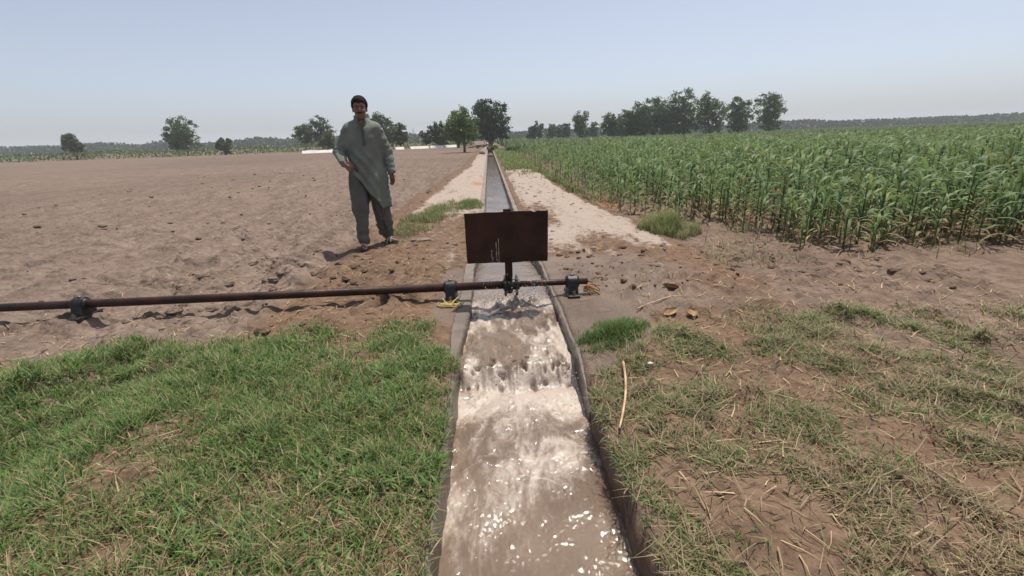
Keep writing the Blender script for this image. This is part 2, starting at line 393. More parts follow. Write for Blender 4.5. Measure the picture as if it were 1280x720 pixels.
wall(-1, -6, CH_END); wall(1, 2.27, CH_END)
bd = MB()
yb = np.array([-6, 2.62, 2.72, CH_END]); zb = np.array([-.55, -.55, -.32, -.45])
for k in range(3): bd.add([(-.29, yb[k], zb[k]), (.58, yb[k], zb[k]), (.58, yb[k+1], zb[k+1]), (-.29, yb[k+1], zb[k+1])]-np.array(chan.location), [(0, 1, 2, 3)])
link('channel_bed', bd.mesh('channel_bed', M['conc'], attrs={'wet': np.ones(12)}), chan)
hw = MB().box((.14-.15, CH_END-3.9, -.2), (.8, .25, 1.15)); link('head_wall', hw.mesh('head_wall', M['conc'], attrs={'wet': np.full(8, .4)}), chan)

# ------------------------------------------------------------------ water
def water_sheet():
    yy = np.concatenate([np.arange(-6, .2, .06), np.arange(.2, .9, .0125), np.arange(.9, 2.9, .0065), np.arange(2.9, 5.2, .0125), ax(5.2, 7, .04, CH_END-.2, 1.06)])
    u = np.linspace(0, 1, 115)
    Y, U = np.meshgrid(yy, u, indexing='ij')
    X = (XL(Y)-.012)*(1-U)+(XR(Y)+.012)*U
    lip = 2.78+.05*fbm(X, X*0, 4, 2, 50)
    Z = -.075-.075*sstep(4.1, 6.2, Y)                           # before the step
    drop = sstep(lip+.02, lip-.17, Y)
    Z = Z*(1-drop)-.185*drop
    # shallow run over the sill: streaks along the flow, broken by stones
    run = sstep(4.2, 3.7, Y)*(1-drop)
    Z = Z+run*(.030*fbm(X*2.2, Y*.6, 5, 4, 51)+.020*fbm(X, Y, 14, 3, 52))
    up = sstep(4.0, 4.8, Y); Z = Z+up*(.012*fbm(X*.8, Y*2.2, 1.6, 3, 53)+.004*fbm(X, Y*2, 12, 3, 57))
    fall = drop*(1-drop)*4
    hr = np.random.default_rng(5); holes = np.zeros_like(X)
    for hx in np.concatenate([hr.uniform(-.22, -.12, 4), hr.uniform(-.05, .10, 6), hr.uniform(.12, .22, 5), hr.uniform(.28, .46, 9)]):
        hy = 2.78-.03+hr.normal(0, .085); wx, wy = hr.uniform(.005, .020), hr.uniform(.008, .040)
        holes = np.maximum(holes, hr.uniform(.7, 1)*np.exp(-(((X-hx+.012*fbm(X, Y, 30, 2, 68))/wx)**2+((Y-hy+.02*fbm(X, Y, 25, 2, 69))/wy)**2)**1.5))
    Z = Z-.045*holes
    Z = Z+fall*(.05*fbm(X*2.4, Y*.4, 7, 3, 54))
    boil = drop*sstep(.9, 2.45, Y)
    Z = Z+boil*(.040*fbm(X, Y, 3.3, 3, 55)+.018*fbm(X, Y, 9, 4, 56, gain=.55))
    tail = drop*sstep(2.4, 1.55, Y)
    ch = np.zeros_like(X); wr = np.random.default_rng(8)
    for q in range(30):
        lam = .0135*(3.2)**wr.random(); th_ = wr.normal(np.pi/2, .85); ph = wr.uniform(0, 6.28); k_ = 2*np.pi/lam
        ch = ch+lam*np.sin(k_*(np.cos(th_)*X+np.sin(th_)*Y)+ph+1.8*fbm(X, Y, 3.5, 2, 300+q % 5))
    ch = ch*.0185*(.40+.60*sstep(-.35, .25, fbm(X, Y, 3.0, 2, 59)))*(.7+.3*sstep(-.1, .35, X))
    Z = Z+tail*(.014*fbm(X, Y, 4, 3, 58)+ch)+boil*.35*ch
    Z = Z+.15*np.exp(-((Y-3.90)/.10)**2)*np.maximum(0, fbm(X, Y, 13, 3, 60, gain=.65)+.12)**1.2*sstep(-.05, .12, X)*sstep(.47, .36, X)+.035*np.exp(-((Y-3.98)/.16)**2)*np.maximum(0, fbm(X, Y, 6, 3, 60)+.35)     # splash mound under the shaft
    foam = .18+.55*fall+.70*drop*np.exp(-((Y-2.52)/.17)**2)+.30*drop*np.exp(-((Y-2.0)/.45)**2-((X-.16)/.30)**2)+.10*drop*sstep(1.0, 1.9, Y)
    foam = foam+.70*run*(sstep(-.15, .40, fbm(X*2.6, Y*.8, 5, 4, 61)))-.12*run+.4*run*sstep(.35, .47, X)*sstep(3.6, 3.1, Y)+.45*np.exp(-((Y-3.93)/.16)**2)-.25*up-.10*sstep(1.7, 1.2, Y)
    sw = fbm(X+.25*fbm(X, Y, 4, 2, 64), Y+.25*fbm(X, Y, 4, 2, 65), 4.5, 4, 66); foam = foam+drop*sstep(.9, 1.6, Y)*.55*sw+drop*.25*sstep(.04, .0, np.abs(fbm(X+.15*sw, Y*.7, 3.0, 3, 67)))*sstep(.9, 1.5, Y)
    gap = holes
    P = np.stack([X, Y, Z], -1).reshape(-1, 3); n, m_ = Y.shape; idx = np.arange(n*m_).reshape(n, m_)
    q = np.stack([idx[:-1, :-1], idx[:-1, 1:], idx[1:, 1:], idx[1:, :-1]], -1).reshape(-1, 4)
    return mk_mesh('water', P, q, M['water'], True, {'foam': foam.ravel(), 'gap': gap.ravel()})
tag(link('water', water_sheet()), 'muddy brown water rushing down the channel with pale foam', 'water', kind='structure')

def splash():
    mb = MB()
    ico_v = np.array([(0,0,1),(.9,0,.3),(.28,.85,.3),(-.72,.53,.3),(-.72,-.53,.3),(.28,-.85,.3),(0,0,-1)])
    ico_t = [(0,1,2),(0,2,3),(0,3,4),(0,4,5),(0,5,1),(6,2,1),(6,3,2),(6,4,3),(6,5,4),(6,1,5)]
    def drop(p, s, st=1.0): mb.add(ico_v*np.array([s, s, s*st])+p, (), ico_t)
    for _ in range(1100):       # thrown up round the shaft
        a = rng.normal(0, 1); x = rng.choice([.02, .24, .36], p=[.3, .45, .25])+rng.normal(0, .09)
        drop((np.clip(x, XL(4)+.02, XR(4)+.1), 3.86+rng.normal(0, .09), -.04+abs(rng.normal(0, .10))), rng.uniform(.0012, .0042), rng.uniform(.8, 3.0))
    for _ in range(300):       # spray off the step
        drop((rng.uniform(-.18, .47), 2.68+rng.normal(0, .10), -.14+abs(rng.normal(0, .035))), rng.uniform(.002, .005))
    for _ in range(110):
        drop((rng.uniform(-.18, .47), rng.uniform(2.0, 2.6), -.19+abs(rng.normal(0, .03))), rng.uniform(.002, .0045))
    return mb.mesh('water_drops', M['drop'], True)
tag(link('water_drops', splash()), 'spray of water drops thrown up around the shaft and the step', 'spray', kind='stuff')

# ------------------------------------------------------------------ paddle and shaft
SX, SY, SZ = .132, 3.88, .115
pad = empty('paddle_shaft', (SX, SY, SZ))
tag(pad, 'rusty steel shaft across the channel carrying one flat rectangular paddle', 'paddle shaft')
s = MB(); s.tube([(-6.2, 0, 0), (-2.6, 0, 0), (-.03, 0, 0)], .034, 20); link('shaft', s.mesh('shaft', M['rust'], True), pad)
s = MB(); s.tube([(-.03, 0, 0), (.3, 0, 0), (.655, 0, 0)], .026, 18); link('shaft_end', s.mesh('shaft_end', M['rust'], True), pad)
TH = rad(9); ct, st_ = math.cos(TH), math.sin(TH)
Rm = np.array([(1, 0, 0), (0, ct, -st_), (0, st_, ct)])            # leans towards the camera
def ap_(p): return np.asarray(p, float) @ Rm.T
arm = MB(); arm.box(ap_((-.012, .0, .29)), (.062, .018, .74), Rm); arm.box(ap_((.012, .02, .29)), (.012, .04, .74), Rm)
link('paddle_arm', arm.mesh('paddle_arm', M['rust']), pad)
# plate: thin sheet with bent corners and ragged top edge
nx, nz = 45, 30
U, W_ = np.meshgrid(np.linspace(-.350, .310, nx), np.linspace(.215, .645, nz), indexing='ij')
top = W_.copy(); k = (W_-.215)/.43
W2 = W_+k**6*(.004*fbm(U, U*0, 14, 3, 70)-.012*np.exp(-((U-.20)/.012)**2)+.006*sstep(.29, .33, U))+(1-k)**6*.006*fbm(U, U*0+3, 6, 2, 71)
U2 = U+np.abs(U/.333)**8*np.sign(U)*.004*fbm(W_, W_*0, 9, 3, 72)
Dp = -.024+.006*fbm(U, W_, 3, 2, 73)-.012*np.maximum(0, U/.333-.6)*k
fr = np.stack([U2, Dp-.0, W2], -1).reshape(-1, 3); bk = np.stack([U2, Dp+.006, W2], -1).reshape(-1, 3)
idx = np.arange(nx*nz).reshape(nx, nz)
q = np.stack([idx[:-1, :-1], idx[1:, :-1], idx[1:, 1:], idx[:-1, 1:]], -1).reshape(-1, 4)
N = nx*nz; rim = []
loop = list(idx[:, 0])+list(idx[-1, 1:])+list(idx[-2::-1, -1])+list(idx[0, -2:0:-1])
for a, b in zip(loop, loop[1:]+loop[:1]): rim.append((a, a+N, b+N, b))
plate = link('paddle_plate', mk_mesh('paddle_plate', ap_(np.vstack([fr, bk])), np.vstack([q, q[:, ::-1]+N, rim]), M['rust']), pad)
tr = MB()
for x, z0, z1, wd in ((-.108, .235, .40, .0035), (-.090, .222, .43, .003), (-.148, .26, .33, .0035), (-.142, .235, .27, .004)):
    zz = np.linspace(z1, z0, 9)
    tr.tube(ap_(np.stack([x+.004*fbm(zz, zz*0, 30, 2, int(-x*1000)), np.full(9, -.0275), zz], -1)), wd*(1+.5*np.sin(np.arange(9)*1.7)), 6)
link('water_trickle', tr.mesh('water_trickle', M['water'], True, attrs={'foam': np.full(tr.n, .75)}), plate)
# splash ribs: two strengthening bars on the plate's back
for x in (-.2, .2):
    rb = MB(); rb.box(ap_((x, -.008, .43)), (.03, .012, .40), Rm); link('stiffener', rb.mesh('stiffener', M['rust']), plate)
hub = MB(); hub.tube([(-.065, 0, 0), (.075, 0, 0)], .046, 16)
hub.box(ap_((-.045, -.004, -.005)), (.022, .10, .15), Rm); hub.box(ap_((.05, -.004, -.005)), (.022, .10, .15), Rm)
hb = link('hub_clamp', hub.mesh('hub_clamp', M['iron']), pad); bevel(hb, .004)
for x in (-.045, .05):
    for z in (-.055, .05):
        b = MB(); b.tube([ap_((x, -.062, z)), ap_((x, -.045, z))], .011, 6); link('bolt', b.mesh('bolt', M['bolt']), hb)

def pillow_block(x, y, rz, label, sc_=1.0):
    o = empty('pillow_block', (x, y, 0.0), rz)
    tag(o, label, 'bearing', 'bearing blocks carrying the shaft')
    m = MB(); m.box((0, 0, .012), (.10, .26, .034)); bp = link('base_plate', m.mesh('base_plate', M['iron']), o); bevel(bp, .006)
    # housing: arch profile extruded along the shaft
    a = np.linspace(0, np.pi, 13); pr = [(-.085, .028), (.085, .028)]+[(.062*math.cos(t), SZ+.058*math.sin(t)) for t in a]
    pr = [(p[0], p[1]) for p in pr]; n = len(pr)
    v = [(-.042, p, z) for p, z in pr]+[(.042, p, z) for p, z in pr]+[(-.042, 0, .08), (.042, 0, .08)]
    q = [(j, (j+1) % n, n+(j+1) % n, n+j) for j in range(n)]; t = [(2*n, (j+1) % n, j) for j in range(n)]+[(2*n+1, n+j, n+(j+1) % n) for j in range(n)]
    h = link('housing', MB().add(v, q, t).mesh('housing', M['iron']), o); bevel(h, .005)
    m = MB(); m.tube([(-.055, 0, SZ), (.055, 0, SZ)], .047, 18); link('bearing_cap', m.mesh('bearing_cap', M['iron'], True), o)
    m = MB(); m.tube([(0, 0, SZ+.055), (0, 0, SZ+.068)], .016, 8); link('grease_cap', m.mesh('grease_cap', M['bolt'], True), o)
    for yy in (-.105, .105):
        m = MB(); m.tube([(0, yy, .028), (0, yy, .062)], .011, 8); m.tube([(0, yy, .030), (0, yy, .046)], .018, 6); link('bolt', m.mesh('bolt', M['bolt']), o)
    return o
pillow_block(-.375, SY, 0, 'black cast iron bearing block left of the channel, yellow rope at its foot')
pillow_block(.655, SY, 0, 'black cast iron bearing block at the right end of the shaft')
pillow_block(-3.4, SY, 0, 'black cast iron bearing block farthest out on the bare soil, beyond the man')

# rope and fibre
def strand(pts, r, n=5):
    pts = np.array(pts, float); t = np.linspace(0, len(pts)-1, len(pts)*7); i = np.arange(len(pts))
    return np.stack([np.interp(t, i, pts[:, k]) for k in range(3)], -1)+rng.normal(0, r*.35, (len(t), 3))
m = MB()
for a in range(7):
    c = np.array((-.375, SY-.13, .015)); ph = np.linspace(0, rng.uniform(3, 6), 6)+rng.uniform(0, 6)
    p = np.stack([c[0]+(.085+rng.normal(0, .03))*np.cos(ph), c[1]-.03+(.045+rng.normal(0, .015))*np.sin(ph), .010+.022*rng.random(6)], -1)
    m.tube(strand(p, .004), .0045, 5)
m.tube(strand([(-.44, SY-.10, .05), (-.40, SY-.15, .02), (-.36, SY-.17, .03), (-.31, SY-.10, .055)], .004), .006, 5)
tag(link('rope', m.mesh('rope', M['rope'], True)), 'tangle of yellow rope at the foot of the left bearing block', 'rope')
m = MB()
for a in range(20):
    x0 = .74+rng.uniform(0, .05); y0 = SY-.03+rng.normal(0, .035); L = rng.uniform(.05, .16)
    an = rng.normal(0, .35); z0 = .03+abs(rng.normal(0, .03))
    p = [(x0, y0, z0), (x0+L*.5*math.cos(an), y0+L*.5*math.sin(an), z0+rng.uniform(0, .02)), (x0+L*math.cos(an), y0+L*math.sin(an), max(.01, z0-rng.uniform(.01, .05)))]
    m.tube(strand(p, .003), rng.uniform(.002, .005), 4)
tag(link('fibre_bundle', m.mesh('fibre_bundle', M['twine'], True)), 'frayed orange brown fibre lying at the right end of the shaft', 'fibre')

# ------------------------------------------------------------------ sticks, husks, clods, stones
def gz(x, y): return float(gh(np.array([x]), np.array([y]))[0])
def stick(name, a, b, r0, r1, lift, label, bend=.02, mat='reed', nodes=True):
    t = np.linspace(0, 1, 15); p = np.outer(1-t, (*a, 0))+np.outer(t, (*b, 0))
    dx, dy = b[0]-a[0], b[1]-a[1]; L = math.hypot(dx, dy); p[:, 0] += -dy/L*bend*np.sin(t*np.pi); p[:, 1] += dx/L*bend*np.sin(t*np.pi)
    p[:, 2] = np.maximum.accumulate(gh(p[:, 0], p[:, 1]))*0+np.linspace(gz(*a), gz(*b), 15)+lift+.008*fbm(t, t*0, 4, 2, 77)
    r = r0+(r1-r0)*t
    if nodes: r = r*(1+.18*(np.arange(15) % 5 == 2))
    m = MB(); m.tube(p, r, 8)
    c = p[7].copy(); c[2] -= lift
    me = m.mesh(name, M[mat], True); o = link(name, me); return tag(o, label, 'stick')
stick('reed_stick', (.715, 2.47), (.525, 1.83), .0072, .005, .045, 'long bent tan reed stick lying on the right bank grass', .02)
stick('reed_stick', (1.06, 3.36), (1.36, 3.47), .007, .005, .030, 'short straight pale stick lying on wet soil right of the shaft', .005)
def husk(x, y, L, wd, rz, label):
    n, k = 14, 7; t = np.linspace(0, 1, n); s_ = np.linspace(-1, 1, k); T, S = np.meshgrid(t, s_, indexing='ij')
    wv = wd*np.sin(np.pi*np.clip(T*.9+.08, 0, 1))**.7; an = S*1.25
    P = np.stack([(T-.5)*L, wv*np.sin(an), wv*(1-np.cos(an))*1.1+.05*(T-.5)**2+.012*fbm(T, S, 3, 2, int(x*99))], -1)
    Z = np.array([0, 0, .006]); idx = np.arange(n*k).reshape(n, k)
    q = np.stack([idx[:-1, :-1], idx[1:, :-1], idx[1:, 1:], idx[:-1, 1:]], -1).reshape(-1, 4)
    loop = list(idx[:, 0])+list(idx[-1, 1:])+list(idx[-2::-1, -1])+list(idx[0, -2:0:-1]); N = n*k
    rim = [(a, b, b+N, a+N) for a, b in zip(loop, loop[1:]+loop[:1])]
    me = mk_mesh('dry_husk', np.vstack([P.reshape(-1, 3)+Z, P.reshape(-1, 3)]), np.vstack([q, q[:, ::-1]+N, rim]), M['husk'], True)
    tag(link('dry_husk', me, None, (x, y, gz(x, y)+.004), (rng.uniform(-.4, .4), rng.uniform(-.2, .2), rz)), label, 'husk', 'dry husks on the right bank')
husk(1.45, 3.72, .16, .040, 2.2, 'curled orange brown husk on the soil behind the short pale stick')
husk(1.27, 3.24, .13, .036, .5, 'curled tan husk in front of the short pale stick')
husk(1.42, 3.20, .12, .042, 1.4, 'wide tan husk lying beside another, right of the short pale stick')

def lump(seed, s, flat=.55, n=10, k=7):
    v = []
    th = np.linspace(0, np.pi, k)
    for a in th:
        for b in np.linspace(0, 2*np.pi, n, endpoint=False): v.append((math.sin(a)*math.cos(b), math.sin(a)*math.sin(b), math.cos(a)))
    v = np.array(v); rr = 1+.38*fbm(v[:, 0]+seed*3.1, v[:, 1], 1.9, 3, seed, z=v[:, 2]); v = v*rr[:, None]*np.array(s)*np.array((1, 1, flat))
    q = [(i*n+j, i*n+(j+1) % n, (i+1)*n+(j+1) % n, (i+1)*n+j) for i in range(k-1) for j in range(n)]
    return v, np.array(q)[:, ::-1]
for i, (x, y, s, lab) in enumerate([
        (-.96, 6.42, (.16, .07, .07), 'flat pale clod of earth on the bare ground right of the man'),
        (.70, 8.15, (.07, .05, .07), 'small dark clod on the pale path just behind the paddle'),
        (1.62, 4.55, (.08, .06, .07), 'dark clod on the wet soil far right of the shaft')]):
    v, q = lump(i+3, s); tag(link('earth_clod', mk_mesh('earth_clod', v, q, M['clod'], False), None, (x, y, gz(x, y)+s[2]*.12)), lab, 'clod', 'single clods of earth')
v, q = lump(9, (.020, .014, .014)); tag(link('stone', mk_mesh('stone', v, q, M['stone'], True), None, (.86, 2.43, gz(.86, 2.43)+.025)), 'small pale stone in the right bank grass beside the reed stick', 'stone')

def scatter_clods():
    V_, Q_ = [], []; n0 = 0; tm = [lump(20+i, (1, 1, 1), .6, 7, 5) for i in range(6)]
    pts = []
    while len(pts) < 1900:
        zone = rng.random()
        if zone < .42: x, y = rng.uniform(-14, -1.2), 4.5+22*rng.random()**1.6
        elif zone < .62: x, y = rng.uniform(-3, -.35), rng.uniform(3.3, 6.5)
        elif zone < .80: x, y = rng.uniform(.65, 4), rng.uniform(3.6, 5.6)
        elif zone < .93: x = rng.uniform(.7, 2.4); y = rng.uniform(5, 16)
        else: x, y = rng.uniform(1.9, 9), rng.uniform(4, 12)
        if apron(np.array([x]), np.array([y]))[0] > .3: continue
        pts.append((x, y))
    pts = np.array(pts); zz = gh(pts[:, 0], pts[:, 1])
    for i, (x, y) in enumerate(pts):
        v, q = tm[i % 6]; s_ = .008+.030*rng.random()**4*(1.7 if x < -1.4 else 1); a = rng.uniform(0, 6.28); c_, s2 = math.cos(a), math.sin(a)
        vv = v*s_*np.array((1.25, .9, 1)); vv = np.stack([vv[:, 0]*c_-vv[:, 1]*s2, vv[:, 0]*s2+vv[:, 1]*c_, vv[:, 2]], -1)+(x, y, zz[i]+s_*.2)
        V_.append(vv); Q_.append(q+n0); n0 += len(vv)
    nv = len(tm[0][0]); z5 = zones(pts[:, 0], pts[:, 1]); rp = lambda a: np.repeat(a, nv)
    return mk_mesh('clods', np.concatenate(V_), np.concatenate(Q_), M['soil'], False, dict(field=rp(np.maximum(z5[0], .6*z5[1])), pale=rp(z5[2]*.85+.12), red=rp(z5[3]), wet=rp(z5[4]*.7)))
tag(link('clods', scatter_clods()), 'loose crumbs and clods of earth scattered over the soil', 'earth clods', kind='stuff')

# ------------------------------------------------------------------ grass
def blades(x, y, L, wd, lean, colr, tipcol=None, seg=3, z0=None, droop=.5):
    n = len(x); a = rng.uniform(0, 2*np.pi, n); z = gh(x, y) if z0 is None else z0
    dx, dy = np.cos(a), np.sin(a); px, py = -dy, dx
    tw = rng.uniform(-1, 1, n); rows = []; cols = []
    ang = lean; cx, cy, cz = x.copy(), y.copy(), z-.004
    for k in range(seg+1):
        t = k/seg; wk = wd*(1-t**1.5)*.5
        rows.append((cx-px*wk, cy-py*wk, cz)) if k < seg else rows.append((cx, cy, cz))
        if k < seg: rows.append((cx+px*wk, cy+py*wk, cz))
        an = ang+droop*t*(.6+.8*np.abs(tw)); sl = L/seg
        bx = dx*np.sin(an)+px*.35*tw*t; by = dy*np.sin(an)+py*.35*tw*t
        cx, cy, cz = cx+bx*sl, cy+by*sl, cz+np.cos(an)*sl
    P = np.stack([np.stack(r_, -1) for r_ in rows], 1); nv = P.shape[1]
    tc = colr if tipcol is None else tipcol
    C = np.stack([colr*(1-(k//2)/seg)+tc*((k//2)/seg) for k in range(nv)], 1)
    tri = []
    for k in range(seg-1): tri += [(2*k, 2*k+1, 2*k+3), (2*k, 2*k+3, 2*k+2)]
    tri.append((2*seg-2, 2*seg-1, 2*seg))
    T = (np.array(tri)[None]+(np.arange(n)*nv)[:, None, None]).reshape(-1, 3)
    return P.reshape(-1, 3), T, C.reshape(-1, 3)
def join(parts):
    V_, T_, C_, n0 = [], [], [], 0
    for v, t, c in parts: V_.append(v); T_.append(t+n0); C_.append(c); n0 += len(v)
    return np.concatenate(V_), np.concatenate(T_), np.concatenate(C_)
GREEN = np.array((.118, .222, .050)); DGREEN = np.array((.070, .152, .038)); OLIVE = np.array((.190, .235, .078)); STRAW = np.array((.46, .36, .21)); BROWN = np.array((.16, .105, .06))
def gcol(n, dry, dark=None):
    u = rng.random(n)[:, None]; c = GREEN*(1-u)+OLIVE*u; dk = (rng.random(n) < .3)[:, None]; c = np.where(dk, DGREEN, c)
    isd = (rng.random(n) < dry)[:, None]; v = rng.random(n)[:, None]; c = np.where(isd, STRAW*(1-v*.8)+BROWN*v*.8, c)
    return c*rng.uniform(.75, 1.25, n)[:, None]
def sample(n, x0, x1, y0, y1, dens):
    xs_, ys_ = [], []; got = 0
    while got < n:
        x = rng.uniform(x0, x1, n*2); y = rng.uniform(y0, y1, n*2); k = rng.random(n*2) < dens(x, y); xs_.append(x[k]); ys_.append(y[k]); got += k.sum()
    return np.concatenate(xs_)[:n], np.concatenate(ys_)[:n]
def dl(x, y):
    e = OL(y)+.02
    edge = np.where(y > 2.7, e-.03-.10*sstep(2.7, 3.0, y), e+.005+.025*fbm(x, y, 5, 2, 81))
    n = fbm(x, y, 1.6, 3, 80)
    d_ = (x < edge)*sstep(3.42, 3.18, y+.16*fbm(x, y, 2.5, 3, 82)+.10*np.maximum(0, -x-.55)*1.0)*(.18+.82*sstep(-.35, .15, n))*(.35+.65*sstep(-.3, .1, fbm(x, y, 6, 2, 98)))
    return d_*sstep(-4.6, -2.6, x)*sstep(.75, .95, y)
parts = []
n = 92000; x, y = sample(n, -4.6, -.15, .75, 3.5, dl)
dry = np.clip(.14+.42*sstep(.0, .45, fbm(x, y, 1.4, 3, 83))+.30*sstep(1.9, 1.1, y), 0, .8)
dist = np.hypot(x, y)
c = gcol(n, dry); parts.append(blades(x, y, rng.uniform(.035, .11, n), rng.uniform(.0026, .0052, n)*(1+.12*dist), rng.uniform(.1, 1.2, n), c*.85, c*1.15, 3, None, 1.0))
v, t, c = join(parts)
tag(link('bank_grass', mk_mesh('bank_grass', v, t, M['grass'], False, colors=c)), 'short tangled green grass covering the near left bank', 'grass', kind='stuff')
def dr_(x, y):
    e = np.where(y > 2.3, OR(y)+.03, OR(y)-.012-.02*fbm(x, y, 5, 2, 85)); n = fbm(x, y, 1.9, 3, 84)
    lim = sstep(2.98, 2.55, y+.22*fbm(x, y, 2, 3, 86)-.42*sstep(.7, 1.3, x))*(1-.97*apron(x, y)*(y > 2.2))
    lim = np.minimum(1, lim+.9*(y < 2.25)*sstep(.20, .05, x-OR(y))); n = n+.5*sstep(.22, .05, x-OR(y))*(y < 2.25)
    return (x > e)*lim*(.05+.95*sstep(-.2, .25, n))*(.15+.85*sstep(-.25, .15, fbm(x, y, 6, 2, 99)))*sstep(4.8, 2.6, x)*sstep(.75, .95, y)
parts = []
n = 58000; x, y = sample(n, .4, 4.8, .75, 3.7, dr_)
dry = np.clip(.46+.55*fbm(x, y, 1.5, 3, 87)+.15*sstep(1.6, 1.1, y), .1, .9)
c = gcol(n, dry); dist = np.hypot(x, y)
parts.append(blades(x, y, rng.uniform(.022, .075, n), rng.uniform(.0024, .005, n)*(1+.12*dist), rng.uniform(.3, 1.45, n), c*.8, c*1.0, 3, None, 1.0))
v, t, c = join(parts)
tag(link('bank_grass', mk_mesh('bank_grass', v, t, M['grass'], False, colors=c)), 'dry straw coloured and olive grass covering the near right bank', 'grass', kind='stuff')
x, y = sample(2600, -3.6, -.25, .9, 3.2, lambda x, y: dl(x, y)*sstep(.0, .4, fbm(x, y, 2.2, 2, 88))); c = gcol(len(x), .05)
B1 = blades(x, y, rng.uniform(.03, .075, len(x)), rng.uniform(.010, .018, len(x)), rng.uniform(.5, 1.4, len(x)), c*.8, c, 3, gh(x, y)+.02, .7)
x, y = sample(5200, .4, 4, .9, 3.4, lambda x, y: np.maximum(dr_(x, y), .1*(x > OR(y)+.05)*(1-apron(x, y)))); v = rng.random(len(x))[:, None]; c = STRAW*.8*(1-v)+BROWN*.9*v
B2 = blades(x, y, rng.uniform(.05, .17, len(x)), rng.uniform(.0025, .005, len(x)), rng.uniform(1.1, 1.5, len(x)), c, c, 3, gh(x, y)+.018, .15)
x, y = sample(2400, -4, -.25, .9, 3.3, dl); v = rng.random(len(x))[:, None]; c = STRAW*1.05*(1-v)+BROWN*v
B3 = blades(x, y, rng.uniform(.05, .15, len(x)), rng.uniform(.0025, .0045, len(x)), rng.uniform(1.0, 1.5, len(x)), c, c, 3, gh(x, y)+.02, .15)
for nm, parts, lab, ct_ in (('broad_leaf_weeds', [B1], 'small broad leaves mixed into the near left bank grass', 'weeds'), ('dead_stalks', [B2, B3], 'matted dead grass stalks lying through both grass banks', 'straw')):
    v, t, c = join(parts); tag(link(nm, mk_mesh(nm, v, t, M['grass'], False, colors=c)), lab, ct_, kind='stuff')
def tuft(cx, cy, rx, ry, n, L, dry, label, name='grass_clump', kind='stuff', cat='grass', lean=.9, rot=0.0, group=None, wmul=1.0, tint=1.0):
    a = rng.uniform(0, 6.28, n); r_ = rng.random(n)**.72*(1.12+.45*fbm(np.cos(a)*2+cx, np.sin(a)*2+cy, 1.5, 2, 90)); u, v_ = rx*r_*np.cos(a), ry*r_*np.sin(a)
    x = cx+u*math.cos(rot)-v_*math.sin(rot); y = cy+u*math.sin(rot)+v_*math.cos(rot)
    k = rng.random(n) < sstep(-.45, .2, fbm(x, y, 3.5 if rx > .31 else 9, 3, 91)); x, y = x[k], y[k]; n = len(x)
    c = gcol(n, dry)*tint; dd_ = np.hypot(x, y); hfac = np.maximum(.35, 1.15-.6*r_[k])
    P, T, C = blades(x, y, rng.uniform(.5, 1, n)*L*hfac, rng.uniform(.004, .007, n)*(1+.10*dd_)*wmul*.6, rng.uniform(.05, lean, n), c*.75, c*1.15, 3, None, .8)
    o = link(name, mk_mesh(name, P, T, M['grass'], False, colors=C)); return tag(o, label, cat, group, kind)
tuft(.80, 2.96, .30, .17, 5200, .135, .05, 'bright green grass tuft at the edge of the wet apron', lean=1.1, rot=.6, tint=.85)
tuft(-1.05, 8.6, .36, 1.9, 6500, .20, .40, 'patch of green and dry grass between the man and the channel', rot=-.14)
tuft(-.45, 9.9, .24, .75, 2600, .20, .22, 'dark green grass tuft beside the channel behind the paddle')
tuft(-1.35, 7.0, .22, .35, 900, .12, .55, 'sparse pale grass just behind the man')
tuft(2.45, 6.5, .32, .42, 5200, .42, .35, 'pale green feathery weed clump at the corner of the crop field', 'weed_clump', None, 'weed', .45, wmul=.8, tint=1.2)
def dverge(x, y):
    return (x > OR(y)+.05)*(sstep(.22, -.12, np.abs(x-right_edge(y)-.22)-.10*sstep(9, 16, y))*sstep(9.5, 11.5, y)+sstep(16, 24, y)*sstep(.55, .8, x)*sstep(2.5, 1.7, x)*.9)*sstep(-.5, .1, fbm(x, y, 1.2, 3, 95))
n = 15000; t_ = rng.random(n*3); x, y = sample(n, .5, 2.7, 9, 58, lambda x, y: dverge(x, y)*np.clip(11/y, .18, 1))
c = gcol(n, .25)*1.15; dd_ = np.hypot(x, y)
P, T, C = blades(x, y, rng.uniform(.08, .26, n)*(1+.3*sstep(15, 40, y)), .004+.0011*dd_, rng.uniform(.1, .8, n), c*.8, c*1.1, 2, None, .6)
tag(link('verge_grass', mk_mesh('verge_grass', P, T, M['grass'], False, colors=C)), 'green grass verge along the edge of the crop field', 'grass', kind='stuff')
x, y = sample(5200, 1.8, 9.5, 4.6, 13, lambda x, y: (x > right_edge(y)-.05)*sstep(-.25, .3, fbm(x, y, 1.5, 3, 96))*sstep(9.5, 4, x))
c = gcol(len(x), .62); P, T, C = blades(x, y, rng.uniform(.06, .24, len(x)), .004+.0009*np.hypot(x, y), rng.uniform(.2, 1.3, len(x)), c*.85, c*1.1, 2, None, .8)
tag(link('field_weeds', mk_mesh('field_weeds', P, T, M['grass'], False, colors=C)), 'withered weeds and fallen leaves around the feet of the near maize', 'weeds', kind='stuff')
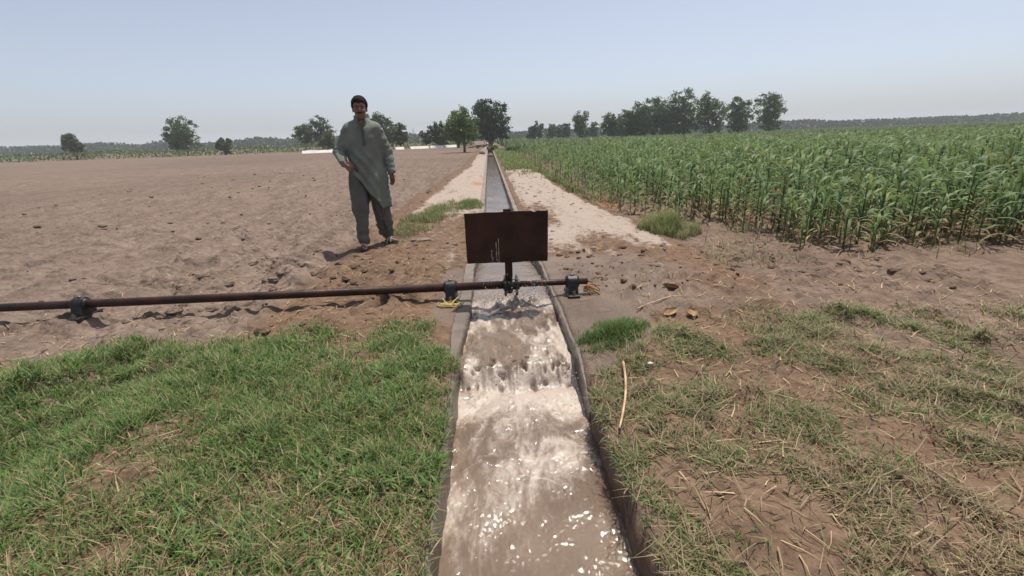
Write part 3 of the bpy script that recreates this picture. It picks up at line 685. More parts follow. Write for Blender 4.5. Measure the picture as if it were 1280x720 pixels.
# straw litter
n = 3800
x1, y1 = sample(1500, .6, 4.2, 1.0, 4.2, lambda x, y: (x > OR(y)+.06)*(1-.96*apron(x, y))); x2, y2 = sample(1700, -4, -.4, 1, 5.4, lambda x, y: (x < OL(y)-.05)*(1-.9*apron(x, y)))
x3, y3 = sample(1400, 1.9, 8, 4.6, 13, lambda x, y: x > right_edge(y)-.1)
x = np.concatenate([x1, x2, x3]); y = np.concatenate([y1, y2, y3]); u = rng.random(len(x))[:, None]
c = (STRAW*1.2*(1-u)+BROWN*1.3*u); P, T, C = blades(x, y, rng.uniform(.03, .14, len(x)), rng.uniform(.003, .006, len(x))*(1+.1*np.hypot(x, y)), rng.uniform(1.3, 1.56, len(x)), c, c, 2, gh(x, y)+.012, .05)
tag(link('straw_litter', mk_mesh('straw_litter', P, T, M['straw'], False, colors=C)), 'dry straw and leaf litter strewn over the banks and field edge', 'straw', kind='stuff')

# ------------------------------------------------------------------ maize
def leaf_arr(L, wd, el, az, z0, seed, seg=4):
    r_ = np.random.default_rng(seed); t = np.linspace(0, 1, seg+1); an = el; p = np.zeros((seg+1, 3)); p[0] = (0, 0, z0); dr = np.array((math.cos(az), math.sin(az)))
    for k in range(seg):
        h = math.cos(an); p[k+1] = p[k]+np.array((dr[0]*h, dr[1]*h, math.sin(an)))*L/seg; an -= r_.uniform(.28, .64)
    wv = wd*np.array([.55, 1.0, .95, .65, .06]); sd_ = np.array((-dr[1], dr[0], .25)); sd_ /= np.linalg.norm(sd_)
    V_ = np.concatenate([p-sd_*wv[:, None]/2, p+sd_*wv[:, None]/2]); s_ = seg+1
    q = np.array([(k, k+1, s_+k+1, s_+k) for k in range(seg)]); return V_, q
def stalk_arr(h, r0):
    m = MB(); m.tube([(0, 0, -.03), (.005, 0, h*.5), (0, .006, h)], [r0, r0*.8, r0*.35], 4, False); return np.concatenate(m.v), np.concatenate(m.q)
MAIZE = []
for k in range(13):
    r_ = np.random.default_rng(100+k); h = r_.uniform(.42, .74); lv = []; az0 = r_.uniform(0, 6.28); nl = r_.integers(9, 12)
    for j in range(nl):
        f_ = (j+.6)/nl; lv.append(leaf_arr(r_.uniform(.34, .56)*(1-.35*abs(f_-.55)), r_.uniform(.026, .044), r_.uniform(.85, 1.3)*(.8+.35*f_), az0+np.pi*j+r_.normal(0, .45), h*f_*.95, 200+k*10+j))
    hue = r_.random()
    lc = np.array((.118, .188, .068))*(1-hue)+np.array((.180, .245, .090))*hue
    dryl = np.array((.34, .26, .13))
    cols = [(dryl if (j < 2 or (j == 2 and k % 2)) else lc*r_.uniform(.85, 1.25)) for j in range(nl)]
    MAIZE.append(dict(stalk=stalk_arr(h, .011), leaves=lv, cols=cols, sc=np.array((.13, .16, .06))))
for q_ in MAIZE:
    q_['stalk_me'] = mk_mesh('stalk', *q_['stalk'], M['crop'], True, colors=np.tile(q_['sc'], (len(q_['stalk'][0]), 1)))
    q_['leaf_me'] = [mk_mesh('leaf', v, f, M['crop'], True, colors=np.tile(c, (len(v), 1))) for (v, f), c in zip(q_['leaves'], q_['cols'])]
    V_, Q_, C_, n0 = [q_['stalk'][0]], [q_['stalk'][1]], [np.tile(q_['sc'], (len(q_['stalk'][0]), 1))], len(q_['stalk'][0])
    for (v, f), c in zip(q_['leaves'], q_['cols']): V_.append(v); Q_.append(f+n0); C_.append(np.tile(c, (len(v), 1))); n0 += len(v)
    q_['all'] = (np.concatenate(V_), np.concatenate(Q_), np.concatenate(C_))
    q_['all_me'] = mk_mesh('maize_plant', *q_['all'][:2], M['crop'], True, colors=q_['all'][2])
RY = np.arange(4, 62, .05); RE_ = right_edge(RY)
def crop_pts():
    pts = []
    rows = np.arange(0, 130, .36)
    for i, r_ in enumerate(rows):
        yv = 4.9
        while yv < 60:
            step = .125 if yv < 16 else (.30 if yv < 30 else .5)
            yv += step*rng.uniform(.6, 1.5); X = np.interp(yv, RY, RE_)+.30+r_+rng.normal(0, .10)
            if yv < 7.2 and r_ < .9: continue
            if X > 1.25*yv+2 or (yv > 30 and i % 2) : continue
            if rng.random() < (.50 if r_ < .5 else .25 if r_ < 1.3 else .06): continue
            if r_ > 26 and i % 3: continue
            pts.append((X, yv, r_))
    return np.array(pts)
CP = crop_pts(); dist = np.hypot(CP[:, 0], CP[:, 1])
inphoto = (CP[:, 0] < CP[:, 1]*.33+.1)
order = np.argsort(dist+np.where(inphoto, 0, 60)); CP = CP[order]
CZ = gh(CP[:, 0], CP[:, 1]); ang = rng.uniform(0, 6.28, len(CP))
SCL = rng.uniform(.60, 1.15, len(CP))*np.where(CP[:, 2] < .6, .78, 1.0)*(.92+.25*sstep(1, 6, CP[:, 2]))
LAB = 'young green maize plant with drooping strap leaves near the edge of the crop field'
for i in range(min(300, len(CP))):
    q_ = MAIZE[(i*5+i//13) % 13]; loc = (CP[i, 0], CP[i, 1], CZ[i])
    if i < 90:
        o = empty('maize_plant', loc, ang[i]); link('stalk', q_['stalk_me'], o)
        for lm in q_['leaf_me']: link('leaf', lm, o)
    else: o = link('maize_plant', q_['all_me'], None, loc, (0, 0, ang[i]))
    o.scale = (SCL[i],)*3; o.rotation_euler = (rng.normal(0, .10), rng.normal(0, .10), ang[i]); tag(o, LAB, 'maize', 'maize plants at the field edge')
V_, Q_, C_, n0 = [], [], [], 0
for i in range(300, len(CP)):
    v, q, c = MAIZE[(i*5+i//13) % 13]['all']; a = ang[i]; s_ = SCL[i]; far = 1+.6*sstep(20, 50, CP[i, 1]); cA, sA = math.cos(a)*s_*far, math.sin(a)*s_*far
    V_.append(np.stack([v[:, 0]*cA-v[:, 1]*sA+CP[i, 0], v[:, 0]*sA+v[:, 1]*cA+CP[i, 1], v[:, 2]*s_+CZ[i]], -1)); Q_.append(q+n0); C_.append(c*rng.uniform(.72, 1.22)*(1+.25*(rng.random() < .12)*np.array((1.6, .6, 0)))); n0 += len(v)
tag(link('maize_crop', mk_mesh('maize_crop', np.concatenate(V_), np.concatenate(Q_), M['crop'], True, colors=np.concatenate(C_))), 'dense stand of green maize filling the field on the right', 'maize', kind='stuff')
print('maize', len(CP))
# far canopy: thousands of small upright leaves on the distant part of the field
n = 18000; yv = 45+170*rng.random(n)**1.5; xv = right_edge(yv)+.5+rng.random(n)*(1.25*yv)
c = (np.array((.150, .200, .092))*rng.uniform(.75, 1.3, n)[:, None])
P, T, C = blades(xv, yv, rng.uniform(.75, 1.15, n), np.full(n, .25)+yv*.004, rng.uniform(0, .5, n), c*.8, c*1.1, 2, np.zeros(n), .8)
tag(link('far_crop', mk_mesh('far_crop', P, T, M['crop'], False, colors=C)), 'hazy green far end of the crop field below the trees', 'crop', kind='stuff')

# ------------------------------------------------------------------ trees
def tree(name, x, y, h, blobs, nleaf, c1, c2, label, group=None, trunk=.12, ls=.2, seed=0, bare=0.0, forks=4):
    r_ = np.random.default_rng(seed); o = empty(name, (x, y, gz(x, y)), 0)
    tag(o, label, 'tree', group)
    m = MB(); top = np.array((0, 0, h*.62))
    zc = min(b[2]-b[5]*.5 for b in blobs)*h
    pts = [(0, 0, -.15), (r_.normal(0, .02)*h, r_.normal(0, .02)*h, zc*.6), (r_.normal(0, .03)*h, r_.normal(0, .03)*h, max(zc, .15*h)+.12*h), (r_.normal(0, .03)*h, 0, h*.62)]
    m.tube(pts, [trunk*1.25, trunk, trunk*.75, trunk*.25], 8)
    for b in blobs[:forks+3]:
        e = np.array((b[0]*h, b[1]*h, b[2]*h)); s_ = np.array(pts[1 if b[2] < .45 else 2]); mid = (s_+e)/2+np.array((0, 0, -.03*h))
        m.tube([s_, mid, e], [trunk*.5, trunk*.35, trunk*.12], 6)
    link('trunk', m.mesh('trunk', M['bark'], True), o)
    vol = np.array([b[3]*b[4]*b[5] for b in blobs])**.67; cnt = np.maximum(20, (nleaf*vol/vol.sum()).astype(int)); V_, C_ = [], []
    for b, k in zip(blobs, cnt):
        # leaf clumps on and in each limb's crown
        nc = max(8, k//26); u = r_.normal(0, 1, (nc, 3)); u /= np.linalg.norm(u, axis=1)[:, None]; rr = r_.uniform(.55, 1.06, nc)[:, None]
        cc = (np.array(b[:3])+u*rr*np.array(b[3:6]))*h
        ci = r_.integers(0, nc, k); sg = .16*h*np.mean(b[3:6])+.10*ls
        p = cc[ci]+r_.normal(0, sg, (k, 3))*np.array((1, 1, .75))
        nn = r_.normal(0, 1, (k, 3)); nn /= np.linalg.norm(nn, axis=1)[:, None]; a1 = np.cross(nn, r_.normal(0, 1, (k, 3))); a1 /= np.linalg.norm(a1, axis=1)[:, None]; a2 = np.cross(nn, a1)
        s1 = (ls*r_.uniform(.6, 1.3, k))[:, None]; s2 = s1*.6
        V_.append(np.stack([p-a1*s1*.5, p+a2*s2*.5, p+a1*s1*.5, p-a2*s2*.5], 1).reshape(-1, 3))
        tcl = r_.random(nc)[ci][:, None]; cl = (np.array(c1)*(1-tcl)+np.array(c2)*tcl)*r_.uniform(.8, 1.2, k)[:, None]; C_.append(np.repeat(cl, 4, 0))
    V_ = np.concatenate(V_); Q_ = np.arange(len(V_)).reshape(-1, 4)
    link('crown', mk_mesh('crown', V_, Q_, M['leaf'], False, colors=np.concatenate(C_)), o)
    return o
def round_blobs(n, w_, z0, z1, seed, tall=.16):
    r_ = np.random.default_rng(seed); out = []
    for k in range(n):
        f_ = (k+.5)/n; z = z0+(z1-z0)*f_; rr = w_*math.sin(math.pi*(.16+.72*f_))**.8; a = k*2.4+r_.uniform(-.5, .5); q = rr*r_.uniform(.45, .8)
        s_ = r_.uniform(.8, 1.2); out.append((q*math.cos(a), q*math.sin(a), z, tall*s_, tall*s_, tall*.85*s_))
    out.append((0, 0, (z0+z1)/2, w_*.6, w_*.6, (z1-z0)*.36)); return out
DK = ((.018, .038, .013), (.056, .100, .027)); MD = ((.050, .092, .027), (.130, .190, .052)); LT = ((.095, .150, .045), (.165, .225, .075)); OLV = ((.075, .095, .042), (.14, .16, .07))
tree('shade_tree', -2.65, 54.4, 4.3, round_blobs(12, .40, .36, .90, 1, .20), 5200, *LT, 'bright green round tree with thin trunk standing in the bare field', None, .12, .24, 1)
tree('shade_tree', .3, 92, 7.7, round_blobs(16, .40, .20, .90, 2, .20)+[(.32, 0, .3, .16, .16, .16), (-.27, 0, .30, .16, .16, .15)], 9000, *DK, 'largest dark green tree standing at the far end of the channel', None, .32, .40, 2)
tree('shade_tree', -5.4, 88, 5.1, round_blobs(12, .46, .26, .86, 3, .21), 5200, *MD, 'broad green tree partly hidden behind the bright green tree', 'far trees left of the channel', .22, .34, 3)
tree('shade_tree', -9.5, 96, 4.5, round_blobs(11, .44, .25, .86, 4, .21), 4600, *DK, 'low spreading tree left of the bright green tree', 'far trees left of the channel', .2, .34, 4)
tree('shade_tree', -12.2, 99, 3.4, [(.05, 0, .42, .17, .17, .2), (-.18, 0, .80, .14, .14, .15), (-.08, 0, .62, .12, .12, .14), (.18, 0, .38, .15, .15, .16)], 1700, *DK, 'small dark leaning tree at the left end of the far tree row', 'far trees left of the channel', .10, .3, 5)
tree('shade_tree', -16.95, 97, 4.6, round_blobs(11, .30, .26, .90, 6, .20), 4200, *OLV, 'upright olive green tree standing just right of the man', 'far trees behind the man', .18, .32, 6)
tree('shade_tree', -19.2, 92, 6.0, round_blobs(13, .34, .22, .90, 7, .20), 5200, *OLV, "tall olive green tree behind the man's left shoulder", 'far trees behind the man', .24, .34, 7)
tree('shade_tree', -22.6, 96, 6.5, round_blobs(12, .36, .22, .90, 8, .20), 4800, *OLV, "olive green tree directly behind the man's head", 'far trees behind the man', .24, .34, 8)
# row beyond the crop field
R_ = [(13.1, 150, 4.6, .22, DK, 'thin dark tree at the left end of the row beyond the crop'), (15.1, 150, 6.2, .22, MD, 'forked tree with a ragged top beyond the crop'),
      (20.1, 160, 5.4, .28, MD, 'middling slim tree between the forked tree and a smaller one beyond the crop'), (23.1, 165, 4.9, .32, MD, 'small round tree beyond the crop, left of a slender one'), (24.9, 160, 5.3, .18, DK, 'slender upright tree left of the lone round tree'),
      (23.9, 130, 7.2, .31, MD, 'lone round tree rising in the middle of the crop horizon'), (34.7, 165, 5.5, .28, MD, 'small tree right of the lone round tree'),
      (30.2, 125, 6.5, .30, MD, 'compact round tree left of the tall grove'), (33.2, 128, 5.4, .28, MD, 'lower tree touching the left end of the tall grove')]
for k, (x, y, h, wd, cc, lab) in enumerate(R_):
    bl = [(-.10, 0, .45, .15, .15, .2), (-.14, 0, .80, .09, .09, .16), (.14, 0, .68, .12, .12, .14), (0, 0, .5, .15, .15, .22), (.05, 0, .28, .12, .12, .1)] if k == 1 else round_blobs(9, wd, .20, .88, 30+k, .19)
    tree('field_tree', x, y, h, bl, 2600 if h < 6.3 else 3600, *cc, lab, 'trees beyond the crop field', .18, .42, 30+k)
GR = [(33.4, 118, 6.8, 'leftmost and lowest tree of the tall grove on the right'), (35.4, 116, 8.0, 'second tree from the left in the tall grove'), (39.2, 118, 9.1, 'tall tree with the domed top in the middle of the grove'), (41.2, 114, 8.3, 'tree right of the domed one in the grove'), (44.2, 112, 9.8, 'tallest broad tree at the right of the grove'),
      (50, 112, 9.0, 'broad tree right of the tallest one, outer part of the grove'), (57, 113, 8.2, 'round tree near the right end of the grove'), (66, 116, 9.0, 'last tree at the far right end of the grove')]
for k, (x, y, h, lab) in enumerate(GR):
    tree('grove_tree', x, y, h, round_blobs(13, .36, .18, .90, 50+k, .20), 5600, *MD, lab, 'grove beyond the crop field', .28, .40, 50+k)
LR = [(-31, 98, 4.0, .46, OLV, 'low round tree left of the man, nearest to him'), (-36.5, 112, 7.4, .27, DK, 'tall narrow dark tree left of the man'), (-39.5, 110, 5.6, .42, MD, 'wide tree touching the tall narrow dark one'), (-52, 101, 3.2, .50, OLV, 'bushy low tree standing alone far left'), (-64, 109, 8.0, .40, MD, 'largest tree far left of the man'), (-67.5, 112, 5.6, .34, DK, 'dark tree beside the largest one far left'), (-83, 104, 5.0, .44, OLV, 'last tree at the far left edge of the field')]
for k, (x, y, h, wd, cc, lab) in enumerate(LR):
    tree('shade_tree', x, y, h, round_blobs(7+k % 5, wd, .20+.04*(k % 3), .90, 70+k, .17+.03*(k % 2)), 3000+300*k, *cc, lab, 'trees far left across the field', .2, .36, 70+k)
# far tree mass and scrub
def mass(name, x0, x1, y, dy, h, n, c1, c2, label, cat, ls):
    x = rng.uniform(x0, x1, n); yy = y+rng.uniform(-dy, dy, n); top = h*(.55+.45*np.clip(.5+1.0*fbm(x, x*0, .06, 4, 97), 0, 1)); z = rng.random(n)**.8*top
    nn = rng.normal(0, 1, (n, 3)); a1 = np.cross(nn, rng.normal(0, 1, (n, 3))); a1 /= np.linalg.norm(a1, axis=1)[:, None]; a2 = np.cross(nn, a1); a2 /= np.linalg.norm(a2, axis=1)[:, None]
    p = np.stack([x, yy, z], -1); s_ = (ls*rng.uniform(.6, 1.3, n))[:, None]
    V_ = np.stack([p-a1*s_*.5, p+a2*s_*.35, p+a1*s_*.5, p-a2*s_*.35], 1).reshape(-1, 3); tt = rng.random(n)[:, None]
    tag(link(name, mk_mesh(name, V_, np.arange(n*4).reshape(-1, 4), M['leaf'], False, colors=np.repeat(np.array(c1)*(1-tt)+np.array(c2)*tt, 4, 0))), label, cat, kind='stuff')
mass('far_woodland', -330, 380, 330, 14, 7.0, 26000, *DK, 'blue green line of far woodland along the horizon', 'woodland', 2.0)
mass('far_scrub', -110, -3, 103, 3.0, 1.7, 9000, *LT, 'pale green scrub behind the white bank across the bare field', 'scrub', .35)
# low white wall at the far edge of the field
ww = empty('canal_bank', (-16, 95, 0)); tag(ww, 'low white limed bank in broken lengths along the far edge of the bare field', 'bank')
for a, b in ((-31.0, -26.2), (-25.6, -21.0), (-19.0, -17.6), (-16.9, -15.4), (-14.3, -11.2), (-10.9, -8.6), (-8.4, -6.2)):
    ya = 90+(a+18)*.45; yb_ = 90+(b+18)*.45; L = math.hypot(b-a, yb_-ya); an = math.atan2(yb_-ya, b-a)
    xx = np.linspace(-L/2, L/2, int(L/.4)+2); hh = .40+.07*fbm(xx+a, xx*0, .9, 3, 44); P = []
    for yq, zq in ((-.55, -.1), (-.12, 1.0), (.12, 1.0), (.5, -.1)): P.append(np.stack([xx, np.full_like(xx, yq), np.where(zq > 0, hh, -.1)], -1))
    P = np.stack(P, 1); n_, m_ = P.shape[:2]; idx = np.arange(n_*m_).reshape(n_, m_); q = np.stack([idx[:-1, :-1], idx[1:, :-1], idx[1:, 1:], idx[:-1, 1:]], -1).reshape(-1, 4)
    link('bank_section', mk_mesh('bank_section', P.reshape(-1, 3), np.vstack([q, [idx[0]], [idx[-1][::-1]]]), M['lime']), ww, ((a+b)/2+16, (ya+yb_)/2-95, 0), (0, 0, an))
# two distant pylons
def pylon(x, y, h, label):
    m = MB(); bw = h*.09
    for sx in (-1, 1):
        for sy in (-1, 1): m.tube([(sx*bw, sy*bw, 0), (sx*bw*.25, sy*bw*.25, h*.7), (0, 0, h)], .18, 4)
    for k in range(8):
        z0, z1 = h*.085*k, h*.085*(k+1); w0, w1 = bw*(1-.75*z0/h/.7), bw*(1-.75*z1/h/.7)
        for sy in (-1, 1): m.tube([(-w0, sy*w0, z0), (w1, sy*w1, z1)], .11, 4); m.tube([(w0, sy*w0, z0), (-w1, sy*w1, z1)], .11, 4)
    o = empty('power_pylon', (x, y, 0)); tag(o, label, 'pylon', 'distant power pylons'); link('lattice_tower', m.mesh('lattice_tower', M['steel']), o)
    for z, wd in ((.72, .16), (.82, .13), (.91, .09)):
        m = MB(); m.tube([(-h*wd, 0, h*z), (0, 0, h*(z+.03)), (h*wd, 0, h*z)], .16, 4); link('cross_arm', m.mesh('cross_arm', M['steel']), o)
pylon(-103, 700, 19, 'thin grey power pylon on the horizon over the bare field'); pylon(40, 900, 34, 'thin grey power pylon on the horizon over the crop')

# bushes and debris at the far end of the channel
tuft(.62, 57.5, .5, .6, 900, .9, .2, 'small dark green bush beside the far end of the channel', 'bush', None, 'bush', .7, wmul=4, tint=.7)
tuft(2.0, 46, .45, .5, 700, .9, .1, 'dark bush in the grass verge near the far end of the crop edge', 'bush', None, 'bush', .7, wmul=4, tint=.6)
for i, (x, y, s, lab) in enumerate([(.15, 57.8, (.30, .25, .55), 'dark brown heap blocking the far end of the channel'), (.12, 42, (.22, .3, .26), 'dark silt heap in the channel well before its far end'), (-.6, 44, (.3, .3, .3), 'reddish heap of earth on the left bank far up the channel')]):
    v, q = lump(40+i, s, .8); tag(link('silt_heap', mk_mesh('silt_heap', v, q, M['bark' if i == 0 else 'clod'], True), None, (x, y, -.12 if i < 2 else .05)), lab, 'heap', 'heaps along the far channel')
for i, (x, y, lab) in enumerate([(-1.7, 71, 'dark fallen branch under the trees, left of the far channel end'), (-.9, 74, 'second dark fallen branch nearer the channel, under the trees')]):
    m = MB()
    for k in range(5):
        a = rng.uniform(-.6, .6); m.tube([(0, 0, .12), (.7*math.cos(a), .4*math.sin(a), .35+.15*rng.random()), (1.3*math.cos(a)*(-1)**k, .6*math.sin(a), .15+.3*rng.random())], [.13, .09, .04], 6)
    tag(link('fallen_branch', m.mesh('fallen_branch', M['bark'], True), None, (x, y, gz(x, y))), lab, 'branch', 'fallen branches')

# ------------------------------------------------------------------ the man
class Field:
    def __init__(s, lo, hi, h):
        s.lo = np.array(lo); s.h = h; s.ax = [np.arange(lo[k], hi[k]+h, h) for k in range(3)]; s.F = np.ones([len(a) for a in s.ax], np.float32)
    def sub(s, lo, hi):
        sl = tuple(slice(max(0, int((lo[k]-s.lo[k])/s.h)), max(1, int((hi[k]-s.lo[k])/s.h)+2)) for k in range(3))
        return sl, np.meshgrid(*[s.ax[k][sl[k]] for k in range(3)], indexing='ij')
    def put(s, sl, d, k):
        a = s.F[sl]
        if k > 0: hh = np.clip(.5+.5*(a-d)/k, 0, 1); a = a*(1-hh)+d*hh-k*hh*(1-hh)
        else: a = np.minimum(a, d)
        s.F[sl] = a
    def cone(s, a, b, ra, rb, k=.02, sy=1.0):
        a = np.array(a, float); b = np.array(b, float); R = max(ra, rb)+k*1.5+.03
        sl, (X, Y, Z) = s.sub(np.minimum(a, b)-R, np.maximum(a, b)+R); ab = b-a
        t = np.clip(((X-a[0])*ab[0]+(Y-a[1])*ab[1]+(Z-a[2])*ab[2])/ab.dot(ab), 0, 1)
        d_ = np.sqrt((X-a[0]-t*ab[0])**2+((Y-a[1]-t*ab[1])/sy)**2+(Z-a[2]-t*ab[2])**2)-(ra+(rb-ra)*t); s.put(sl, d_, k)
    def ell(s, c, r, k=.02, rotx=0.0):
        c = np.array(c, float); r = np.array(r, float); R = r.max()+k*1.5+.03; sl, (X, Y, Z) = s.sub(c-R, c+R); x, y, z = X-c[0], Y-c[1], Z-c[2]
        if rotx: y, z = y*math.cos(rotx)+z*math.sin(rotx), -y*math.sin(rotx)+z*math.cos(rotx)
        q0 = np.sqrt((x/r[0])**2+(y/r[1])**2+(z/r[2])**2); q1 = np.sqrt((x/r[0]**2)**2+(y/r[1]**2)**2+(z/r[2]**2)**2)
        s.put(sl, q0*(q0-1)/np.maximum(q1, 1e-6), k)
    def carve(s, c, r, k=.01):
        s.F *= -1; s.ell(c, r, k); s.F *= -1
    def grid(s): return np.meshgrid(*s.ax, indexing='ij')
    def mesh(s, name, mat, **kw):
        F = s.F; S = F < 0; n = np.array(F.shape)
        c = S[:-1, :-1, :-1].astype(np.int8)
        for o in [(0,0,1),(0,1,0),(0,1,1),(1,0,0),(1,0,1),(1,1,0),(1,1,1)]: c = c+S[o[0]:n[0]-1+o[0], o[1]:n[1]-1+o[1], o[2]:n[2]-1+o[2]]
        I = np.argwhere((c > 0) & (c < 8)); P = np.zeros((len(I), 3)); C = np.zeros(len(I))
        for ax_ in range(3):
            e = np.zeros(3, int); e[ax_] = 1; o1, o2 = [k for k in range(3) if k != ax_]
            for p in (0, 1):
                for q in (0, 1):
                    o = np.zeros(3, int); o[o1] = p; o[o2] = q; A_ = I+o; B_ = A_+e; a = F[tuple(A_.T)]; b = F[tuple(B_.T)]; x = (a < 0) != (b < 0)
                    t = np.where(x, a/np.where(x, a-b, 1), 0); P += np.where(x[:, None], A_+t[:, None]*e, 0); C += x
        P = P/C[:, None]*s.h+s.lo; mp = -np.ones(n-1, np.int64); mp[tuple(I.T)] = np.arange(len(I)); Q_ = []
        for ax_ in range(3):
            o1, o2 = (ax_+1) % 3, (ax_+2) % 3; sa = [slice(None)]*3; sb = [slice(None)]*3; sa[ax_] = slice(0, -1); sb[ax_] = slice(1, None)
            a, b = S[tuple(sa)], S[tuple(sb)]; E_ = np.argwhere(a != b); k = (E_[:, o1] > 0) & (E_[:, o2] > 0) & (E_[:, o1] < n[o1]-1) & (E_[:, o2] < n[o2]-1); E_ = E_[k]
            d1 = np.zeros(3, int); d1[o1] = 1; d2 = np.zeros(3, int); d2[o2] = 1
            q = np.stack([mp[tuple((E_-d1-d2).T)], mp[tuple((E_-d2).T)], mp[tuple(E_.T)], mp[tuple((E_-d1).T)]], 1); fl = ~a[tuple(E_.T)]; q[fl] = q[fl][:, ::-1]; Q_.append(q)
        return mk_mesh(name, P, np.concatenate(Q_), mat, True, **kw)
man = empty('person', (-1.535, 6.25, gz(-1.53, 6.22)+.004), rad(12))
man.scale = (1.03, 1.03, 1.03)
tag(man, 'man in a grey green tunic and loose trousers standing left of the shaft', 'person')
RF, LF = np.array((-.135, -.16, 0)), np.array((.145, .16, 0))      # his right and left foot
B = Field((-.42, -.42, -.01), (.42, .40, 1.80), .0075)
# head
B.ell((0, -.005, 1.655), (.074, .094, .098), .02); B.ell((0, -.035, 1.585), (.058, .066, .075), .03); B.cone((0, -.055, 1.548), (0, -.065, 1.540), .030, .026, .03)
B.ell((0, -.098, 1.612), (.013, .020, .028), .010, .35); B.ell((0, -.108, 1.600), (.017, .014, .011), .010)
B.cone((-.034, -.086, 1.652), (.034, -.086, 1.652), .012, .012, .012)
for s_ in (-1, 1):
    B.ell((s_*.042, -.072, 1.600), (.022, .022, .020), .02); B.ell((s_*.077, .005, 1.622), (.011, .020, .032), .006)
    B.carve((s_*.032, -.104, 1.633), (.016, .011, .009), .008)
B.cone((-.020, -.094, 1.566), (.020, -.094, 1.566), .009, .009, .008)
B.cone((0, .012, 1.56), (0, .015, 1.43), .056, .062, .03)
# trunk
B.ell((0, .01, 1.28), (.165, .105, .22), .04); B.ell((0, .0, 1.03), (.145, .10, .16), .06)
for s_ in (-1, 1): B.cone((s_*.05, .012, 1.43), (s_*.155, .01, 1.385), .050, .050, .04)
# left arm hangs, right arm bent holding the lifted hem
def hand(w_, dr, pn, curl, th):
    w_ = np.array(w_, float); dr = np.array(dr, float); dr /= np.linalg.norm(dr); pn = np.array(pn, float); pn -= dr*pn.dot(dr); pn /= np.linalg.norm(pn); sd_ = np.cross(dr, pn)
    B.cone(w_, w_+dr*.075, .026, .028, .012)
    for k, o in enumerate((-.030, -.010, .010, .029)):
        B.cone(w_+dr*.03+sd_*o*.8, w_+dr*.088+sd_*o, .013, .012, .006)
        p = w_+dr*.088+sd_*o; L = (.030, .036, .034, .026)[k]; an = curl*.5
        for j in range(3):
            d_ = dr*math.cos(an)+pn*math.sin(an); p2 = p+d_*L*(1, .75, .6)[j]; B.cone(p, p2, .0098-.0012*j, .0092-.0012*j, .003); p = p2; an += curl
    p = w_+dr*.02+sd_*.026*th; p1 = p+dr*.035+sd_*.026*th+pn*.012; p2 = p1+dr*.030+sd_*.004*th+pn*.012; p3 = p2+dr*.022+pn*.008
    B.cone(p, p1, .014, .012, .008); B.cone(p1, p2, .0115, .0105, .003); B.cone(p2, p3, .0105, .009, .003)
LE, LW = (.262, .035, 1.135), (.285, -.035, .895); RE, RW = (-.300, .03, 1.15), (-.235, -.185, 1.03)
B.cone((.165, .01, 1.375), LE, .046, .038, .02); B.cone(LE, LW, .041, .027, .02); hand(LW, (.05, -.25, -1), (-.6, -.6, .1), .32, -1)
B.cone((-.165, .01, 1.375), RE, .046, .038, .02); B.cone(RE, RW, .041, .027, .02); hand(RW, (.55, -.6, -.55), (.2, .6, -.75), 1.0, 1)
# legs and feet
for hip, ft, kn in (((-.085, 0, .90), RF, (-.112, -.10, .50)), ((.085, 0, .90), LF, (.115, .06, .50))):
    an_ = ft+np.array((0, .02, .085)); B.cone(hip, kn, .085, .055, .03); B.cone(kn, an_, .056, .036, .02)
    fd = np.array((-.05, -1, 0)) if ft is RF else np.array((.55, -.83, 0)); sd2 = np.array((-fd[1], fd[0], 0))
    B.cone(ft+np.array((0, .035, .055)), ft+fd*.12+np.array((0, 0, .040)), .034, .028, .02); B.cone(ft+fd*.10+sd2*.012+np.array((0, 0, .036)), ft+fd*.165+sd2*.014+np.array((0, 0, .032)), .026, .018, .015)
    for k in range(5):
        q0 = ft+fd*(.165-.012*k)+sd2*(-.030+.015*k)*(-1)+np.array((0, 0, .033)); B.cone(q0, q0+fd*(.03-.003*k), .0115-.001*k, .0095-.001*k, .004)
link('body', B.mesh('body', M['skin']), man)
# hair
Hf = Field((-.13, -.15, 1.55), (.13, .15, 1.82), .0055); Hf.ell((0, .008, 1.676), (.094, .110, .104), .01)
X, Y, Z = Hf.grid(); Hf.F += .006*fbm(X*1.0, Y, 38, 3, 110, z=Z)
front = np.maximum((1.690+.010*np.abs(X)/.07+.008*fbm(X, X*0, 30, 2, 111)-Z), -(Y+.045)); front = np.minimum(front, 1.8)
cut = np.where(Y < -.03, 1.692+.012*vnoise(X*40, Y*10)-Z, np.where(Y < .02, 1.635-Z, 1.575-Z))
Hf.F = np.maximum(Hf.F, cut.astype(np.float32)); link('hair', Hf.mesh('hair', M['hair']), man)
m = MB()
for s_ in (-1, 1):
    mm = MB(); mm.tube([(s_*.012, -.1045, 1.650), (s_*.030, -.1035, 1.656), (s_*.050, -.090, 1.650)], [.004, .0055, .003], 6); link('eyebrow', mm.mesh('eyebrow', M['hair'], True), man)
    v, q = lump(1, (.0125,)*3, 1); v = v/np.linalg.norm(v, axis=1)[:, None]*.0115; e = link('eyeball', mk_mesh('eyeball', v, q, M['eye'], True), man, (s_*.032, -.0855, 1.633))
    v2 = v*.62; link('iris', mk_mesh('iris', v2, q, M['iris'], True), e, (s_*.001, -.0060, -.001))
mm = MB(); mm.tube([(-.030, -.094, 1.580), (-.012, -.106, 1.585), (0, -.108, 1.584), (.012, -.106, 1.585), (.030, -.094, 1.580)], [.004, .007, .006, .007, .004], 7); link('moustache', mm.mesh('moustache', M['hair'], True), man)
